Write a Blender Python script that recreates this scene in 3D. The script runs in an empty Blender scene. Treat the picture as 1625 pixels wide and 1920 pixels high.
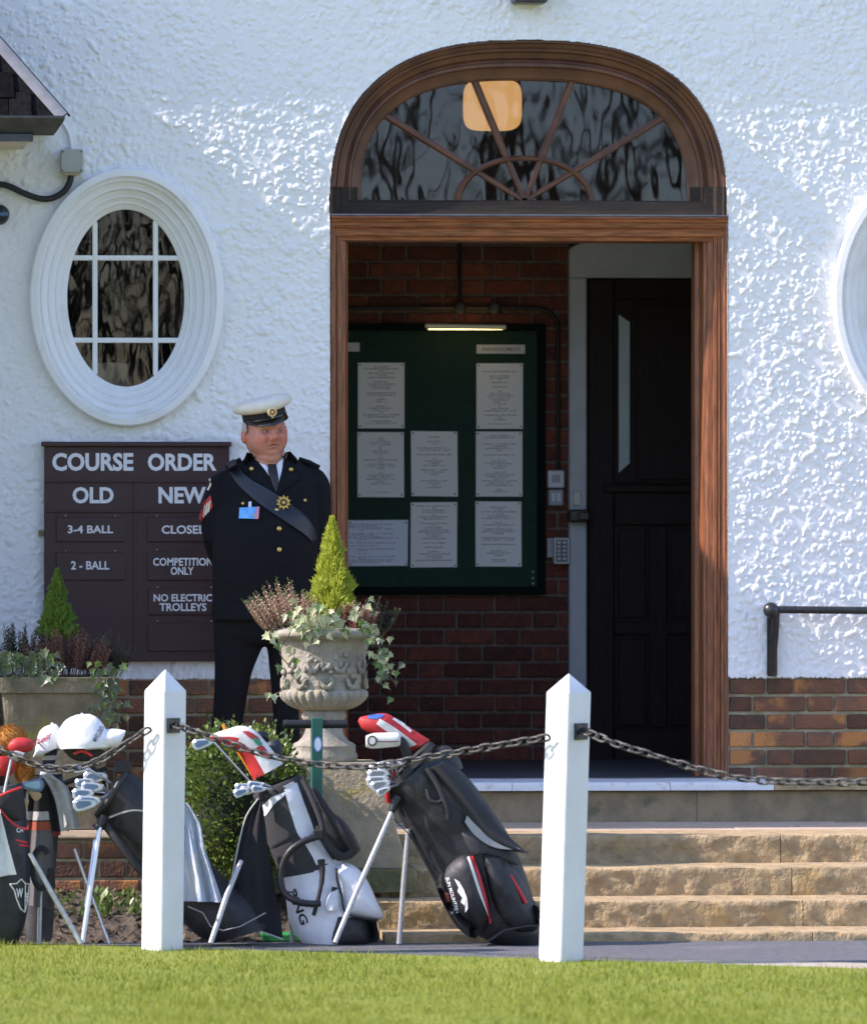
import bpy, bmesh, math, random
import numpy as np
from mathutils import Vector, Matrix, noise
from mathutils.bvhtree import BVHTree
random.seed(7); rng = np.random.default_rng(7)
R = math.radians
scene = bpy.context.scene
col = scene.collection

# ------------------------------------------------------------------ camera
YAW = R(5.0); FPX = 13500.0; DIST = 30.0; CAMZ = 1.4; PYH = 903.0
FWD = Vector((math.sin(YAW), math.cos(YAW), 0)); RGT = Vector((math.cos(YAW), -math.sin(YAW), 0)); UP = Vector((0, 0, 1))
CAM = Vector((-DIST*math.sin(YAW), -DIST*math.cos(YAW), CAMZ))
cd = bpy.data.cameras.new('camera'); cam = bpy.data.objects.new('camera', cd); col.objects.link(cam)
cam.location = CAM; cam.rotation_euler = (R(90), 0, -YAW)
cd.sensor_fit = 'HORIZONTAL'; cd.sensor_width = 36.0; cd.lens = FPX/1625*36
cd.shift_y = -57/1625; cd.clip_end = 2000; cd.clip_start = .5
cd.dof.use_dof = True; cd.dof.focus_distance = 28.6; cd.dof.aperture_fstop = 4.8
scene.camera = cam
# ------------------------------------------------------------------ light
SUN = Vector((1.0, 0.092, -0.80)).normalized()          # direction the light travels
world = bpy.data.worlds.new('World'); scene.world = world; world.use_nodes = True
wn = world.node_tree; wn.nodes.clear()
sky = wn.nodes.new('ShaderNodeTexSky'); sky.sky_type = 'NISHITA'; sky.sun_disc = False
sky.sun_elevation = math.asin(-SUN.z); sky.sun_rotation = math.atan2(-SUN.x, -SUN.y)
sky.air_density = 1.0; sky.dust_density = 0.4; sky.ozone_density = 2.0
bg = wn.nodes.new('ShaderNodeBackground'); bg.inputs[1].default_value = 0.15
wo = wn.nodes.new('ShaderNodeOutputWorld')
wn.links.new(sky.outputs[0], bg.inputs[0]); wn.links.new(bg.outputs[0], wo.inputs[0])
sl = bpy.data.lights.new('sun', 'SUN'); sl.energy = 3.1; sl.angle = R(.5); sl.color = (1, .95, .88)
so = bpy.data.objects.new('sun', sl); col.objects.link(so); so.rotation_euler = SUN.to_track_quat('-Z', 'Y').to_euler()
so.location = (-8, -10, 10)
scene.view_settings.view_transform = 'Standard'; scene.view_settings.look = 'None'
scene.view_settings.gamma = 1; scene.view_settings.use_curve_mapping = False
scene.view_settings.exposure = 1.38
scene.view_settings.use_white_balance = True; scene.view_settings.white_balance_temperature = 6550; scene.view_settings.white_balance_tint = 22
scene.cycles.use_denoising = True
scene.cycles.max_bounces = 6

# ------------------------------------------------------------------ helpers
def P(px, py, Y):
    """point on the plane y = Y that pixel (px, py) of the photograph looks at"""
    d = FWD*FPX + RGT*(px-812.5) + UP*(PYH-py)
    return CAM + d*((Y-CAM.y)/d.y)
def PX(px, Y): return P(px, 903, Y).x
def PZ(py, Y, px=812): return P(px, py, Y).z
def PPM(Y, px=812):                      # pixels per metre near plane y = Y
    return 1.0/(P(px+1, 903, Y)-P(px, 903, Y)).length

WL = {}
def wloc(o): return WL.get(o.name, Vector((0, 0, 0)))
def tag(o, label=None, cat=None, group=None, kind=None):
    if label: o['label'] = label
    if cat: o['category'] = cat
    if group: o['group'] = group
    if kind: o['kind'] = kind
    return o
def thing(name, label, cat, loc, group=None):
    o = bpy.data.objects.new(name, None); col.objects.link(o); o.empty_display_size = .1
    o.location = loc; WL[o.name] = Vector(loc)
    return tag(o, label, cat, group)

class MB:
    def __init__(s): s.v = []; s.f = []; s.m = []
    def add(s, vs, fs, mi=0):
        o = len(s.v); s.v.extend(tuple(v) for v in vs)
        s.f.extend([i+o for i in f] for f in fs); s.m.extend([mi]*len(fs) if isinstance(mi, int) else mi)
        return s
    def box(s, lo, hi, mi=0, ch=0.0, mat=None):
        x0, y0, z0 = lo; x1, y1, z1 = hi
        if x0 > x1: x0, x1 = x1, x0
        if y0 > y1: y0, y1 = y1, y0
        if z0 > z1: z0, z1 = z1, z0
        if ch <= 0:
            vs = [(x0,y0,z0),(x1,y0,z0),(x1,y1,z0),(x0,y1,z0),(x0,y0,z1),(x1,y0,z1),(x1,y1,z1),(x0,y1,z1)]
            fs = [(0,3,2,1),(4,5,6,7),(0,1,5,4),(1,2,6,5),(2,3,7,6),(3,0,4,7)]
        else:
            c = min(ch, (x1-x0)*.45, (y1-y0)*.45, (z1-z0)*.45); vs = []; idx = {}
            for ix, X in enumerate((x0, x1)):
                for iy, Yy in enumerate((y0, y1)):
                    for iz, Zz in enumerate((z0, z1)):
                        sx = 1-2*ix; sy = 1-2*iy; sz = 1-2*iz
                        for a in range(3):
                            p = [X+sx*c, Yy+sy*c, Zz+sz*c]; p[a] = (X, Yy, Zz)[a]
                            idx[(ix,iy,iz,a)] = len(vs); vs.append(tuple(p))
            fs = []
            def q(*k): fs.append([idx[i] for i in k])
            q((0,0,0,0),(0,0,1,0),(0,1,1,0),(0,1,0,0)); q((1,0,0,0),(1,1,0,0),(1,1,1,0),(1,0,1,0))
            q((0,0,0,1),(1,0,0,1),(1,0,1,1),(0,0,1,1)); q((0,1,0,1),(0,1,1,1),(1,1,1,1),(1,1,0,1))
            q((0,0,0,2),(0,1,0,2),(1,1,0,2),(1,0,0,2)); q((0,0,1,2),(1,0,1,2),(1,1,1,2),(0,1,1,2))
            for i in (0,1):
                for j in (0,1):
                    q((i,j,0,0),(i,j,1,0),(i,j,1,1),(i,j,0,1))
                    q((i,0,j,0),(i,1,j,0),(i,1,j,2),(i,0,j,2))
                    q((0,i,j,1),(1,i,j,1),(1,i,j,2),(0,i,j,2))
                    for k in (0,1): q((i,j,k,0),(i,j,k,1),(i,j,k,2))
        if mat is not None: vs = [mat @ Vector(v) for v in vs]
        return s.add(vs, fs, mi)
    def grid(s, rows, mi=0, closed=False):
        n = len(rows[0]); vs = [p for r in rows for p in r]; fs = []
        for i in range(len(rows)-1):
            for j in range(n if closed else n-1):
                k = (j+1) % n
                fs.append((i*n+j, i*n+k, (i+1)*n+k, (i+1)*n+j))
        return s.add(vs, fs, mi)
    def tube(s, path, rad, seg=10, mi=0, caps=True, flat=None):
        path = [Vector(p) for p in path]; n = len(path)
        if not hasattr(rad, '__len__'): rad = [rad]*n
        t0 = (path[1]-path[0]).normalized()
        a = Vector((0,1,0)) if abs(t0.y) < .9 else Vector((1,0,0))
        u = (a - t0*a.dot(t0)).normalized(); rows = []
        for i in range(n):
            t = (path[min(i+1,n-1)]-path[max(i-1,0)])
            if t.length < 1e-9: t = t0
            t = t.normalized(); u = (u - t*u.dot(t)).normalized(); w = t.cross(u); t0 = t
            ru = rad[i]*(flat if flat else 1)
            rows.append([path[i]+u*(math.cos(2*math.pi*k/seg)*ru)+w*(math.sin(2*math.pi*k/seg)*rad[i]) for k in range(seg)])
        o = len(s.v); s.grid(rows, mi, True)
        if caps:
            s.f.append([o+k for k in range(seg)][::-1]); s.m.append(mi)
            s.f.append([o+(n-1)*seg+k for k in range(seg)]); s.m.append(mi)
        return s
    def lathe(s, prof, c=(0,0,0), seg=32, mi=0, fn=None, caps=True):
        c = Vector(c); rows = []
        for (r, z) in prof:
            row = []
            for k in range(seg):
                a = 2*math.pi*k/seg; rr, zz = (fn(r, z, a) if fn else (r, z))
                row.append(c+Vector((rr*math.cos(a), rr*math.sin(a), zz)))
            rows.append(row)
        o = len(s.v); s.grid(rows, mi, True); n = len(prof)
        if caps:
            s.f.append([o+k for k in range(seg)][::-1]); s.m.append(mi)
            s.f.append([o+(n-1)*seg+k for k in range(seg)]); s.m.append(mi)
        return s
    def ball(s, c, r, seg=16, rings=10, mi=0, fn=None):
        c = Vector(c); r = r if hasattr(r, '__len__') else (r, r, r); rows = []
        for i in range(rings+1):
            th = math.pi*(i/rings); th = min(max(th, .02), math.pi-.02)
            rows.append([c+Vector((r[0]*math.sin(th)*math.cos(2*math.pi*k/seg), r[1]*math.sin(th)*math.sin(2*math.pi*k/seg), -r[2]*math.cos(th))) for k in range(seg)])
        o = len(s.v); s.grid(rows, mi, True)
        s.f.append([o+k for k in range(seg)][::-1]); s.m.append(mi)
        s.f.append([o+rings*seg+k for k in range(seg)]); s.m.append(mi)
        return s
    def prism(s, outl, y0, y1, mi=0, ch=0.0):
        """outline of (x, z) points, anticlockwise seen from -y, pushed from y0 (front) to y1"""
        ar = sum(outl[i][0]*outl[(i+1) % len(outl)][1]-outl[(i+1) % len(outl)][0]*outl[i][1] for i in range(len(outl)))
        if ar < 0: outl = outl[::-1]
        n = len(outl); cx = sum(p[0] for p in outl)/n; cz = sum(p[1] for p in outl)/n; vs = []; rings = []
        if ch:
            rings.append(([(p[0]+(cx-p[0])*min(1,ch/max(1e-6,math.hypot(cx-p[0],cz-p[1]))), p[1]+(cz-p[1])*min(1,ch/max(1e-6,math.hypot(cx-p[0],cz-p[1])))) for p in outl], y0))
            rings.append((outl, y0+ch))
        else: rings.append((outl, y0))
        rings.append((outl, y1)); fs = []
        for ol, y in rings: vs += [(p[0], y, p[1]) for p in ol]
        for k in range(len(rings)-1):
            for i in range(n):
                j = (i+1) % n; fs.append((k*n+i, (k+1)*n+i, (k+1)*n+j, k*n+j))
        fs.append(list(range(n))); fs.append([(len(rings)-1)*n+i for i in range(n)][::-1])
        return s.add(vs, fs, mi)
    def loft(s, pairs, Y, k=.8, seg=20, mi=0, caps=True, power=1.0):
        """tube through traced outline pairs (lx,ly,rx,ry[,k[,dY]]) in photograph pixels, round in depth"""
        rows = []
        for q in pairs:
            kk = q[4] if len(q) > 4 else k; yy = Y+(q[5] if len(q) > 5 else 0)
            a = P(q[0], q[1], yy); b = P(q[2], q[3], yy); c = (a+b)/2; h = (b-a)/2; dp = h.length*kk; row = []
            for i in range(seg):
                t = 2*math.pi*i/seg; ct, st = math.cos(t), math.sin(t)
                if power != 1.0:
                    ct = math.copysign(abs(ct)**power, ct); st = math.copysign(abs(st)**power, st)
                row.append(c+h*ct+Vector((0, st*dp, 0)))
            rows.append(row)
        o = len(s.v); s.grid(rows, mi, True); n = len(rows)
        if caps:
            s.f.append([o+k2 for k2 in range(seg)][::-1]); s.m.append(mi)
            s.f.append([o+(n-1)*seg+k2 for k2 in range(seg)]); s.m.append(mi)
        return s
    def mesh(s, name):
        me = bpy.data.meshes.new(name); me.from_pydata([tuple(v) for v in s.v], [], s.f); return me
    def build(s, name, mats, parent=None, smooth=40, local=False, fixn=True):
        off = Vector((0,0,0)) if (local or parent is None) else wloc(parent)
        me = bpy.data.meshes.new(name)
        me.from_pydata([(v[0]-off.x, v[1]-off.y, v[2]-off.z) for v in s.v], [], s.f)
        for m_ in (mats if isinstance(mats, (list, tuple)) else [mats]): me.materials.append(m_)
        me.polygons.foreach_set('material_index', s.m)
        if fixn:
            bm = bmesh.new(); bm.from_mesh(me); bmesh.ops.recalc_face_normals(bm, faces=bm.faces); bm.to_mesh(me); bm.free()
        if smooth:
            me.shade_smooth(); me.set_sharp_from_angle(angle=R(smooth))
        me.update()
        o = bpy.data.objects.new(name, me); col.objects.link(o)
        if parent is not None: o.parent = parent; WL[o.name] = off
        return o
    def bvh(s): return BVHTree.FromPolygons([Vector(v) for v in s.v], s.f)

def inst(name, me, parent, loc, rot=(0,0,0), scale=(1,1,1)):
    o = bpy.data.objects.new(name, me); col.objects.link(o); o.parent = parent
    o.location = Vector(loc)-wloc(parent); o.rotation_euler = rot; o.scale = scale; WL[o.name] = Vector(loc)
    return o

# ---- shapes laid onto a body seen from the front (rays along +y)
def hit(bv, p, miss):
    if bv is None: return miss
    r = bv.ray_cast(Vector((p.x, -20, p.z)), Vector((0,1,0)))
    return r[0].y if r[0] is not None else miss
def drape(mb, bv, outl, Y, off=.004, bulge=0.0, thick=.012, rings=5, mi=0, sub=1, edge=.0):
    """traced outline (pixels, roughly star-shaped) wrapped onto a body, with an optional pillow bulge"""
    pts = []
    n0 = len(outl)
    for i in range(n0):
        a = outl[i]; b = outl[(i+1) % n0]
        for k in range(sub): pts.append((a[0]+(b[0]-a[0])*k/sub, a[1]+(b[1]-a[1])*k/sub))
    n = len(pts); cx = sum(p[0] for p in pts)/n; cy = sum(p[1] for p in pts)/n
    rows = []; prev = None
    cw = P(cx, cy, Y); cy0 = hit(bv, cw, Y)
    back = []
    for k in range(rings+1):
        sc = 1-k/rings
        row = []
        for i, p in enumerate(pts):
            w = P(cx+(p[0]-cx)*sc, cy+(p[1]-cy)*sc, Y)
            y = hit(bv, w, None)
            if y is None: y = (rows[-1][i].y+off+bulge*math.sqrt(max(0,1-((k-1)*-1/rings+1)**2))) if rows and k > 0 else cy0
            w.y = y-off-bulge*math.sqrt(max(0, 1-sc*sc)); row.append(w)
        rows.append(row)
    ys = [r.y for r in rows[0]]
    b = [Vector((q.x, q.y+thick, q.z)) for q in rows[0]]
    mb.grid([b]+rows[:-1]+[rows[-1]], mi, True)
    return mb
def strip(mb, bv, left, right, Y, off=.004, thick=.006, nu=6, nv=24, mi=0, wave=None):
    """a band between two traced edges, laid on a body (or hanging free when bv is None)"""
    def samp(pl, t):
        L = [0]
        for i in range(1, len(pl)): L.append(L[-1]+math.hypot(pl[i][0]-pl[i-1][0], pl[i][1]-pl[i-1][1]))
        d = t*L[-1]
        for i in range(1, len(pl)):
            if d <= L[i]+1e-9:
                f = (d-L[i-1])/max(1e-9, L[i]-L[i-1]); return (pl[i-1][0]+(pl[i][0]-pl[i-1][0])*f, pl[i-1][1]+(pl[i][1]-pl[i-1][1])*f)
        return pl[-1]
    F = []; Bk = []; last = None
    for j in range(nv+1):
        t = j/nv; a = samp(left, t); b = samp(right, t); rf = []; rb = []
        for i in range(nu+1):
            u = i/nu; w = P(a[0]+(b[0]-a[0])*u, a[1]+(b[1]-a[1])*u, Y)
            y = hit(bv, w, None)
            if y is None: y = (last if (last is not None and bv is not None) else Y)
            last = y
            y = y-off+(wave(u, t) if wave else 0)
            rf.append(Vector((w.x, y, w.z))); rb.append(Vector((w.x, y+thick, w.z)))
        F.append(rf+rb[::-1])
    mb.grid(F, mi, True)
    n = len(F[0]); o = len(mb.v)-n*len(F)
    for base in (o, o+n*(len(F)-1)):
        for i in range(nu):
            mb.f.append([base+i, base+i+1, base+n-2-i, base+n-1-i]); mb.m.append(mi)
    return mb
def tpx(mb, path, rpx, Y, seg=8, mi=0, flat=None):
    """tube along traced pixels (px, py[, dY]); radius in pixels"""
    pts = [P(q[0], q[1], Y+(q[2] if len(q) > 2 else 0)) for q in path]
    k = PPM(Y)
    rad = [r/k for r in rpx] if hasattr(rpx, '__len__') else rpx/k
    return mb.tube(pts, rad, seg, mi, True, flat)
def spl(pts, n=6):
    """Catmull-Rom through points of any dimension"""
    out = []; m = len(pts)
    for i in range(m-1):
        p0 = pts[max(i-1,0)]; p1 = pts[i]; p2 = pts[i+1]; p3 = pts[min(i+2,m-1)]
        for k in range(n):
            t = k/n
            out.append(tuple(.5*((2*b)+(-a+c)*t+(2*a-5*b+4*c-d)*t*t+(-a+3*b-3*c+d)*t**3) for a, b, c, d in zip(p0,p1,p2,p3)))
    out.append(tuple(pts[-1])); return out

def text_mesh(txt, bold=.0, space=1.0, shear=0.0):
    cu = bpy.data.curves.new('t', 'FONT'); cu.body = txt; cu.offset = bold; cu.space_character = space; cu.shear = shear
    cu.resolution_u = 3; cu.align_x = 'LEFT'
    o = bpy.data.objects.new('t', cu); col.objects.link(o)
    dg = bpy.context.evaluated_depsgraph_get(); me = bpy.data.meshes.new_from_object(o.evaluated_get(dg))
    bpy.data.objects.remove(o); bpy.data.curves.remove(cu)
    vs = [Vector(v.co) for v in me.vertices]; fs = [list(p.vertices) for p in me.polygons]
    bpy.data.meshes.remove(me)
    return vs, fs
def lettering(name, txt, box, Y, m, parent, bold=.0, bv=None, off=.002, quad=None, space=1.0, shear=0.0):
    """flat letters filling the pixel box (x0,y0,x1,y1), or a tilted quad (origin, along, up) in pixels"""
    vs, fs = text_mesh(txt, bold, space, shear)
    xs = [v.x for v in vs]; ys = [v.y for v in vs]; x0, x1, y0, y1 = min(xs), max(xs), min(ys), max(ys)
    mb = MB(); out = []
    for v in vs:
        u = (v.x-x0)/(x1-x0); t = (v.y-y0)/(y1-y0)
        if quad:
            o_, a_, b_ = quad; px = o_[0]+a_[0]*u+b_[0]*t; py = o_[1]+a_[1]*u+b_[1]*t
        else: px = box[0]+(box[2]-box[0])*u; py = box[3]+(box[1]-box[3])*t
        w = P(px, py, Y); w.y = hit(bv, w, Y)-off; out.append(w)
    mb.add(out, fs); return mb.build(name, m, parent, smooth=0, fixn=False)

# ------------------------------------------------------------------ materials
def lin(c): return tuple(((x/255)/12.92 if x <= 10 else ((x/255+.055)/1.055)**2.4) for x in c)
def M(name, c, rough=.6, c2=None, scale=10, lo=.35, hi=.65, bump=0, bscale=60, metal=0, rnd=0, spec=.5, stretch=(1,1,1), detail=6, c3=None, s3=30, lo3=.6, hi3=.7, transl=0, coat=0, sheen=0, bdist=.01, bstretch=None):
    m = bpy.data.materials.new(name); m.use_nodes = True; nt = m.node_tree; N = nt.nodes; L = nt.links
    b = N['Principled BSDF']; b.inputs['Roughness'].default_value = rough; b.inputs['Metallic'].default_value = metal
    b.inputs['Specular IOR Level'].default_value = spec; b.inputs['Coat Weight'].default_value = coat; b.inputs['Sheen Weight'].default_value = sheen
    tc = N.new('ShaderNodeTexCoord'); mp = N.new('ShaderNodeMapping'); mp.inputs['Scale'].default_value = stretch
    L.new(tc.outputs['Object'], mp.inputs[0]); vec = mp.outputs[0]
    oi = N.new('ShaderNodeObjectInfo')
    if rnd:
        ad = N.new('ShaderNodeVectorMath'); ad.operation = 'MULTIPLY_ADD'
        cb = N.new('ShaderNodeCombineXYZ')
        for i in range(3): L.new(oi.outputs['Random'], cb.inputs[i])
        L.new(cb.outputs[0], ad.inputs[0]); ad.inputs[1].default_value = (37, 17, 53); L.new(vec, ad.inputs[2]); vec = ad.outputs[0]
    cur = None
    def mix(fac, a, bb):
        mx = N.new('ShaderNodeMix'); mx.data_type = 'RGBA'
        L.new(fac, mx.inputs[0])
        for s_, v_ in ((6, a), (7, bb)):
            if isinstance(v_, tuple): mx.inputs[s_].default_value = (*v_, 1)
            else: L.new(v_, mx.inputs[s_])
        return mx.outputs[2]
    def nz(sc, l_, h_, v=None, dt=detail):
        t = N.new('ShaderNodeTexNoise'); t.inputs['Scale'].default_value = sc; t.inputs['Detail'].default_value = dt; t.inputs['Roughness'].default_value = .6
        L.new(v or vec, t.inputs['Vector'])
        mr = N.new('ShaderNodeMapRange'); mr.inputs[1].default_value = l_; mr.inputs[2].default_value = h_; mr.interpolation_type = 'SMOOTHSTEP'
        L.new(t.outputs[0], mr.inputs[0]); return mr.outputs[0]
    if c2 is not None: cur = mix(nz(scale, lo, hi), tuple(c), tuple(c2))
    if c3 is not None: cur = mix(nz(s3, lo3, hi3), cur if cur is not None else tuple(c), tuple(c3))
    if rnd:
        hs = N.new('ShaderNodeHueSaturation'); mr = N.new('ShaderNodeMapRange')
        mr.inputs[3].default_value = 1-rnd; mr.inputs[4].default_value = 1+rnd
        L.new(oi.outputs['Random'], mr.inputs[0]); L.new(mr.outputs[0], hs.inputs['Value'])
        if cur is not None: L.new(cur, hs.inputs['Color'])
        else: hs.inputs['Color'].default_value = (*c, 1)
        cur = hs.outputs[0]
    if cur is not None: L.new(cur, b.inputs['Base Color'])
    else: b.inputs['Base Color'].default_value = (*c, 1)
    if bump:
        t = N.new('ShaderNodeTexNoise'); t.inputs['Scale'].default_value = bscale; t.inputs['Detail'].default_value = 5
        if bstretch:
            mp2 = N.new('ShaderNodeMapping'); mp2.inputs['Scale'].default_value = bstretch; L.new(tc.outputs['Object'], mp2.inputs[0]); L.new(mp2.outputs[0], t.inputs['Vector'])
        else: L.new(vec, t.inputs['Vector'])
        bp = N.new('ShaderNodeBump'); bp.inputs['Strength'].default_value = bump; bp.inputs['Distance'].default_value = bdist
        L.new(t.outputs[0], bp.inputs['Height']); L.new(bp.outputs[0], b.inputs['Normal'])
    if transl:
        tr = N.new('ShaderNodeBsdfTranslucent'); ms = N.new('ShaderNodeMixShader'); ms.inputs[0].default_value = transl
        if cur is not None: L.new(cur, tr.inputs[0])
        else: tr.inputs[0].default_value = (*c, 1)
        L.new(b.outputs[0], ms.inputs[1]); L.new(tr.outputs[0], ms.inputs[2]); L.new(ms.outputs[0], N['Material Output'].inputs[0])
    return m
def emis(name, c, st, base=None):
    m = M(name, base or c, .4); b = m.node_tree.nodes['Principled BSDF']
    b.inputs['Emission Color'].default_value = (*c, 1); b.inputs['Emission Strength'].default_value = st; return m
def glass_mat(name, tint=(.8,.84,.84), wav=.35, sc=3.0, refl=1.0):
    m = bpy.data.materials.new(name); m.use_nodes = True; nt = m.node_tree; N = nt.nodes; L = nt.links; N.clear()
    out = N.new('ShaderNodeOutputMaterial'); mx = N.new('ShaderNodeMixShader'); tr = N.new('ShaderNodeBsdfTransparent'); gl = N.new('ShaderNodeBsdfGlossy')
    tr.inputs[0].default_value = (*tint, 1); gl.inputs['Roughness'].default_value = .015
    fr = N.new('ShaderNodeFresnel'); fr.inputs[0].default_value = 1.52
    tc = N.new('ShaderNodeTexCoord'); mp = N.new('ShaderNodeMapping'); mp.inputs['Scale'].default_value = (1.6, 1, .7); mp.inputs['Rotation'].default_value = (0, R(25), 0)
    nzn = N.new('ShaderNodeTexNoise'); nzn.inputs['Scale'].default_value = sc; nzn.inputs['Detail'].default_value = 2
    bp = N.new('ShaderNodeBump'); bp.inputs['Strength'].default_value = wav; bp.inputs['Distance'].default_value = .02
    L.new(tc.outputs['Object'], mp.inputs[0]); L.new(mp.outputs[0], nzn.inputs[0]); L.new(nzn.outputs[0], bp.inputs['Height'])
    L.new(bp.outputs[0], gl.inputs['Normal'])
    mu = N.new('ShaderNodeMath'); mu.operation = 'MULTIPLY'; mu.inputs[1].default_value = refl; L.new(fr.outputs[0], mu.inputs[0])
    L.new(mu.outputs[0], mx.inputs[0]); L.new(tr.outputs[0], mx.inputs[1]); L.new(gl.outputs[0], mx.inputs[2]); L.new(mx.outputs[0], out.inputs[0])
    return m

render_white = M('white_roughcast', (.78,.78,.77), .85, (.80,.80,.79), 6, bump=.25, bscale=420, c3=(.62,.57,.48), s3=16, lo3=.70, hi3=.80, bdist=.004)
white_paint = M('white_paint', (.80,.80,.79), .45, (.74,.74,.72), 9, bump=.05, bscale=60)
mould_paint = M('cream_moulding_paint', (.78,.78,.77), .5, (.68,.66,.61), 7, lo=.5, hi=.8, bump=.08, bscale=50)
wood = M('mahogany', (.30,.105,.038), .42, (.14,.045,.018), 14, stretch=(8,8,.55), bump=.15, bscale=30, c3=(.40,.19,.09), s3=9, lo3=.6, hi3=.75)
woodx = M('mahogany_cross', (.34,.11,.035), .42, (.15,.048,.018), 14, stretch=(.55,8,8), bump=.15, bscale=30, c3=(.40,.19,.09), s3=9, lo3=.62, hi3=.78)
wood_arch = M('mahogany_arch', (.13,.048,.022), .45, (.075,.028,.014), 8, bump=.12, bscale=40)
wood_grey = M('weathered_dark_wood', (.036,.027,.021), .7, (.022,.017,.013), 12, spec=.2, stretch=(.6,8,8), bump=.15, bscale=40)
wood_dark = M('dark_stained_door', (.020,.009,.007), .6, (.012,.006,.005), 12, spec=.25, stretch=(8,8,.6), bump=.1, bscale=40)
lead = M('lead_flashing', (.10,.115,.135), .6, (.07,.08,.095), 14, metal=.1)
slate = M('roof_slate', (.006,.006,.007), 1, (.012,.011,.011), 30, spec=.05, rnd=.35, bump=.5, bscale=70)
gutter_m = M('dark_gutter_paint', (.030,.032,.038), .45, (.05,.05,.055), 20)
black_metal = M('black_iron', (.012,.014,.016), .32, (.03,.03,.03), 30, bump=.1, bscale=80)
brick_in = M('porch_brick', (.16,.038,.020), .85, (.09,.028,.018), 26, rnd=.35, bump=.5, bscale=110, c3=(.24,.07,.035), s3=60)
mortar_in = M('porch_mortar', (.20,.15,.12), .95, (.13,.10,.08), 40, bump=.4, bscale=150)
brick_out = M('plinth_brick', (.20,.082,.042), .9, (.12,.065,.04), 13, rnd=.45, bump=.7, bscale=90, c3=(.40,.16,.05), s3=4, lo3=.52, hi3=.62)
mortar_out = M('plinth_mortar', (.44,.38,.27), .95, (.30,.27,.17), 12, bump=.5, bscale=120)
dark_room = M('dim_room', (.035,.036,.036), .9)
ceil_m = M('porch_ceiling', (.30,.28,.26), .9)
stone = M('sandstone', (.44,.315,.165), .92, (.28,.205,.115), 14, bump=.9, bscale=45, c3=(.40,.27,.11), s3=5, lo3=.55, hi3=.75)
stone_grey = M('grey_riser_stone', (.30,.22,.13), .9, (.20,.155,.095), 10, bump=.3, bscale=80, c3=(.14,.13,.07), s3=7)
flag_m = M('pink_flagstone', (.46,.34,.25), .85, (.38,.29,.21), 12, rnd=.15, bump=.3, bscale=50)
nosing_w = M('worn_white_paint', (.72,.72,.72), .6, (.5,.47,.42), 22, lo=.55, hi=.75, bump=.3, bscale=60)
asphalt = M('tarmac', (.085,.088,.098), .85, (.13,.13,.135), 30, bump=.5, bscale=260, c3=(.17,.165,.16), s3=3, lo3=.55, hi3=.8)
kerb_m = M('pale_edging', (.42,.36,.28), .9, (.3,.26,.2), 20, bump=.3, bscale=90)
turf = M('turf', (.15,.19,.012), .95, (.20,.215,.018), 3, bump=.5, bscale=90)
# ------------------------------------------------------------------ ground
TERR = 0.0; PATHZ = -.362; FLOORZ = .163
def gsheet(name, poly, z, m, kind='structure'):
    mb = MB(); mb.add([(x, y, z) for x, y in poly], [list(range(len(poly)))])
    return tag(mb.build(name, m, smooth=0), kind=kind)
A1 = (PX(0,-2.62), -2.62); B1 = (PX(1625,-4.32), -4.32)
dx_, dy_ = B1[0]-A1[0], B1[1]-A1[1]
def edgeY(x): return A1[1]+(x-A1[0])*dy_/dx_
gsheet('ground', [(-400,-600),(400,-600),(400,300),(-400,300)], -.50, turf)
lawn_poly = [(-60,-90),(30,-90),(30,edgeY(8)),(8,edgeY(8)),(-8,edgeY(-8)),(-60,edgeY(-8))]
gsheet('lawn', lawn_poly, -.345, turf)
gsheet('path', [(-60,-14),(30,-14),(30,-1.2),(-60,-1.2)], PATHZ, asphalt)
# pale edging strip beside the lawn, on the right
mb = MB(); xs = [PX(1150,-3.9), PX(1300,-3.95), PX(1500,-4.05), 6.0]; w_ = [.03,.34,.5,.6]
mb.grid([[Vector((x, edgeY(x)-.02, PATHZ+.004)) for x in xs], [Vector((x, edgeY(x)+q, PATHZ+.004)) for x, q in zip(xs, w_)]])
tag(mb.build('edging', kerb_m, smooth=0), kind='structure')

# ------------------------------------------------------------------ clubhouse
club = thing('clubhouse', 'white roughcast clubhouse front with arched wooden doorway and oval windows', 'building', (0, 0, PATHZ))
# sizes in the wall plane
XC = PX(991, 0); AOUT = (PX(1363, 0)-PX(619, 0))/2; ZSP = PZ(400, 0, 991); BOUT = PZ(75, 0, 991)-ZSP
NOUT = 2.6
ZPL = PZ(1272, 0)                       # bottom of the white render
def sup(cx, cz, a, b, n, t):
    c, s = math.cos(t), math.sin(t)
    return (cx+a*math.copysign(abs(c)**(2/n), c), cz+b*abs(s)**(2/n))
OV = [(PX(237.5, 0), PZ(557.5, 0, 237), (PX(420, 0)-PX(55, 0))/2, (PZ(315, 0, 237)-PZ(800, 0, 237))/2)]
OV.append((2*XC-OV[0][0]+.005, OV[0][1], OV[0][2], OV[0][3]))

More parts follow.
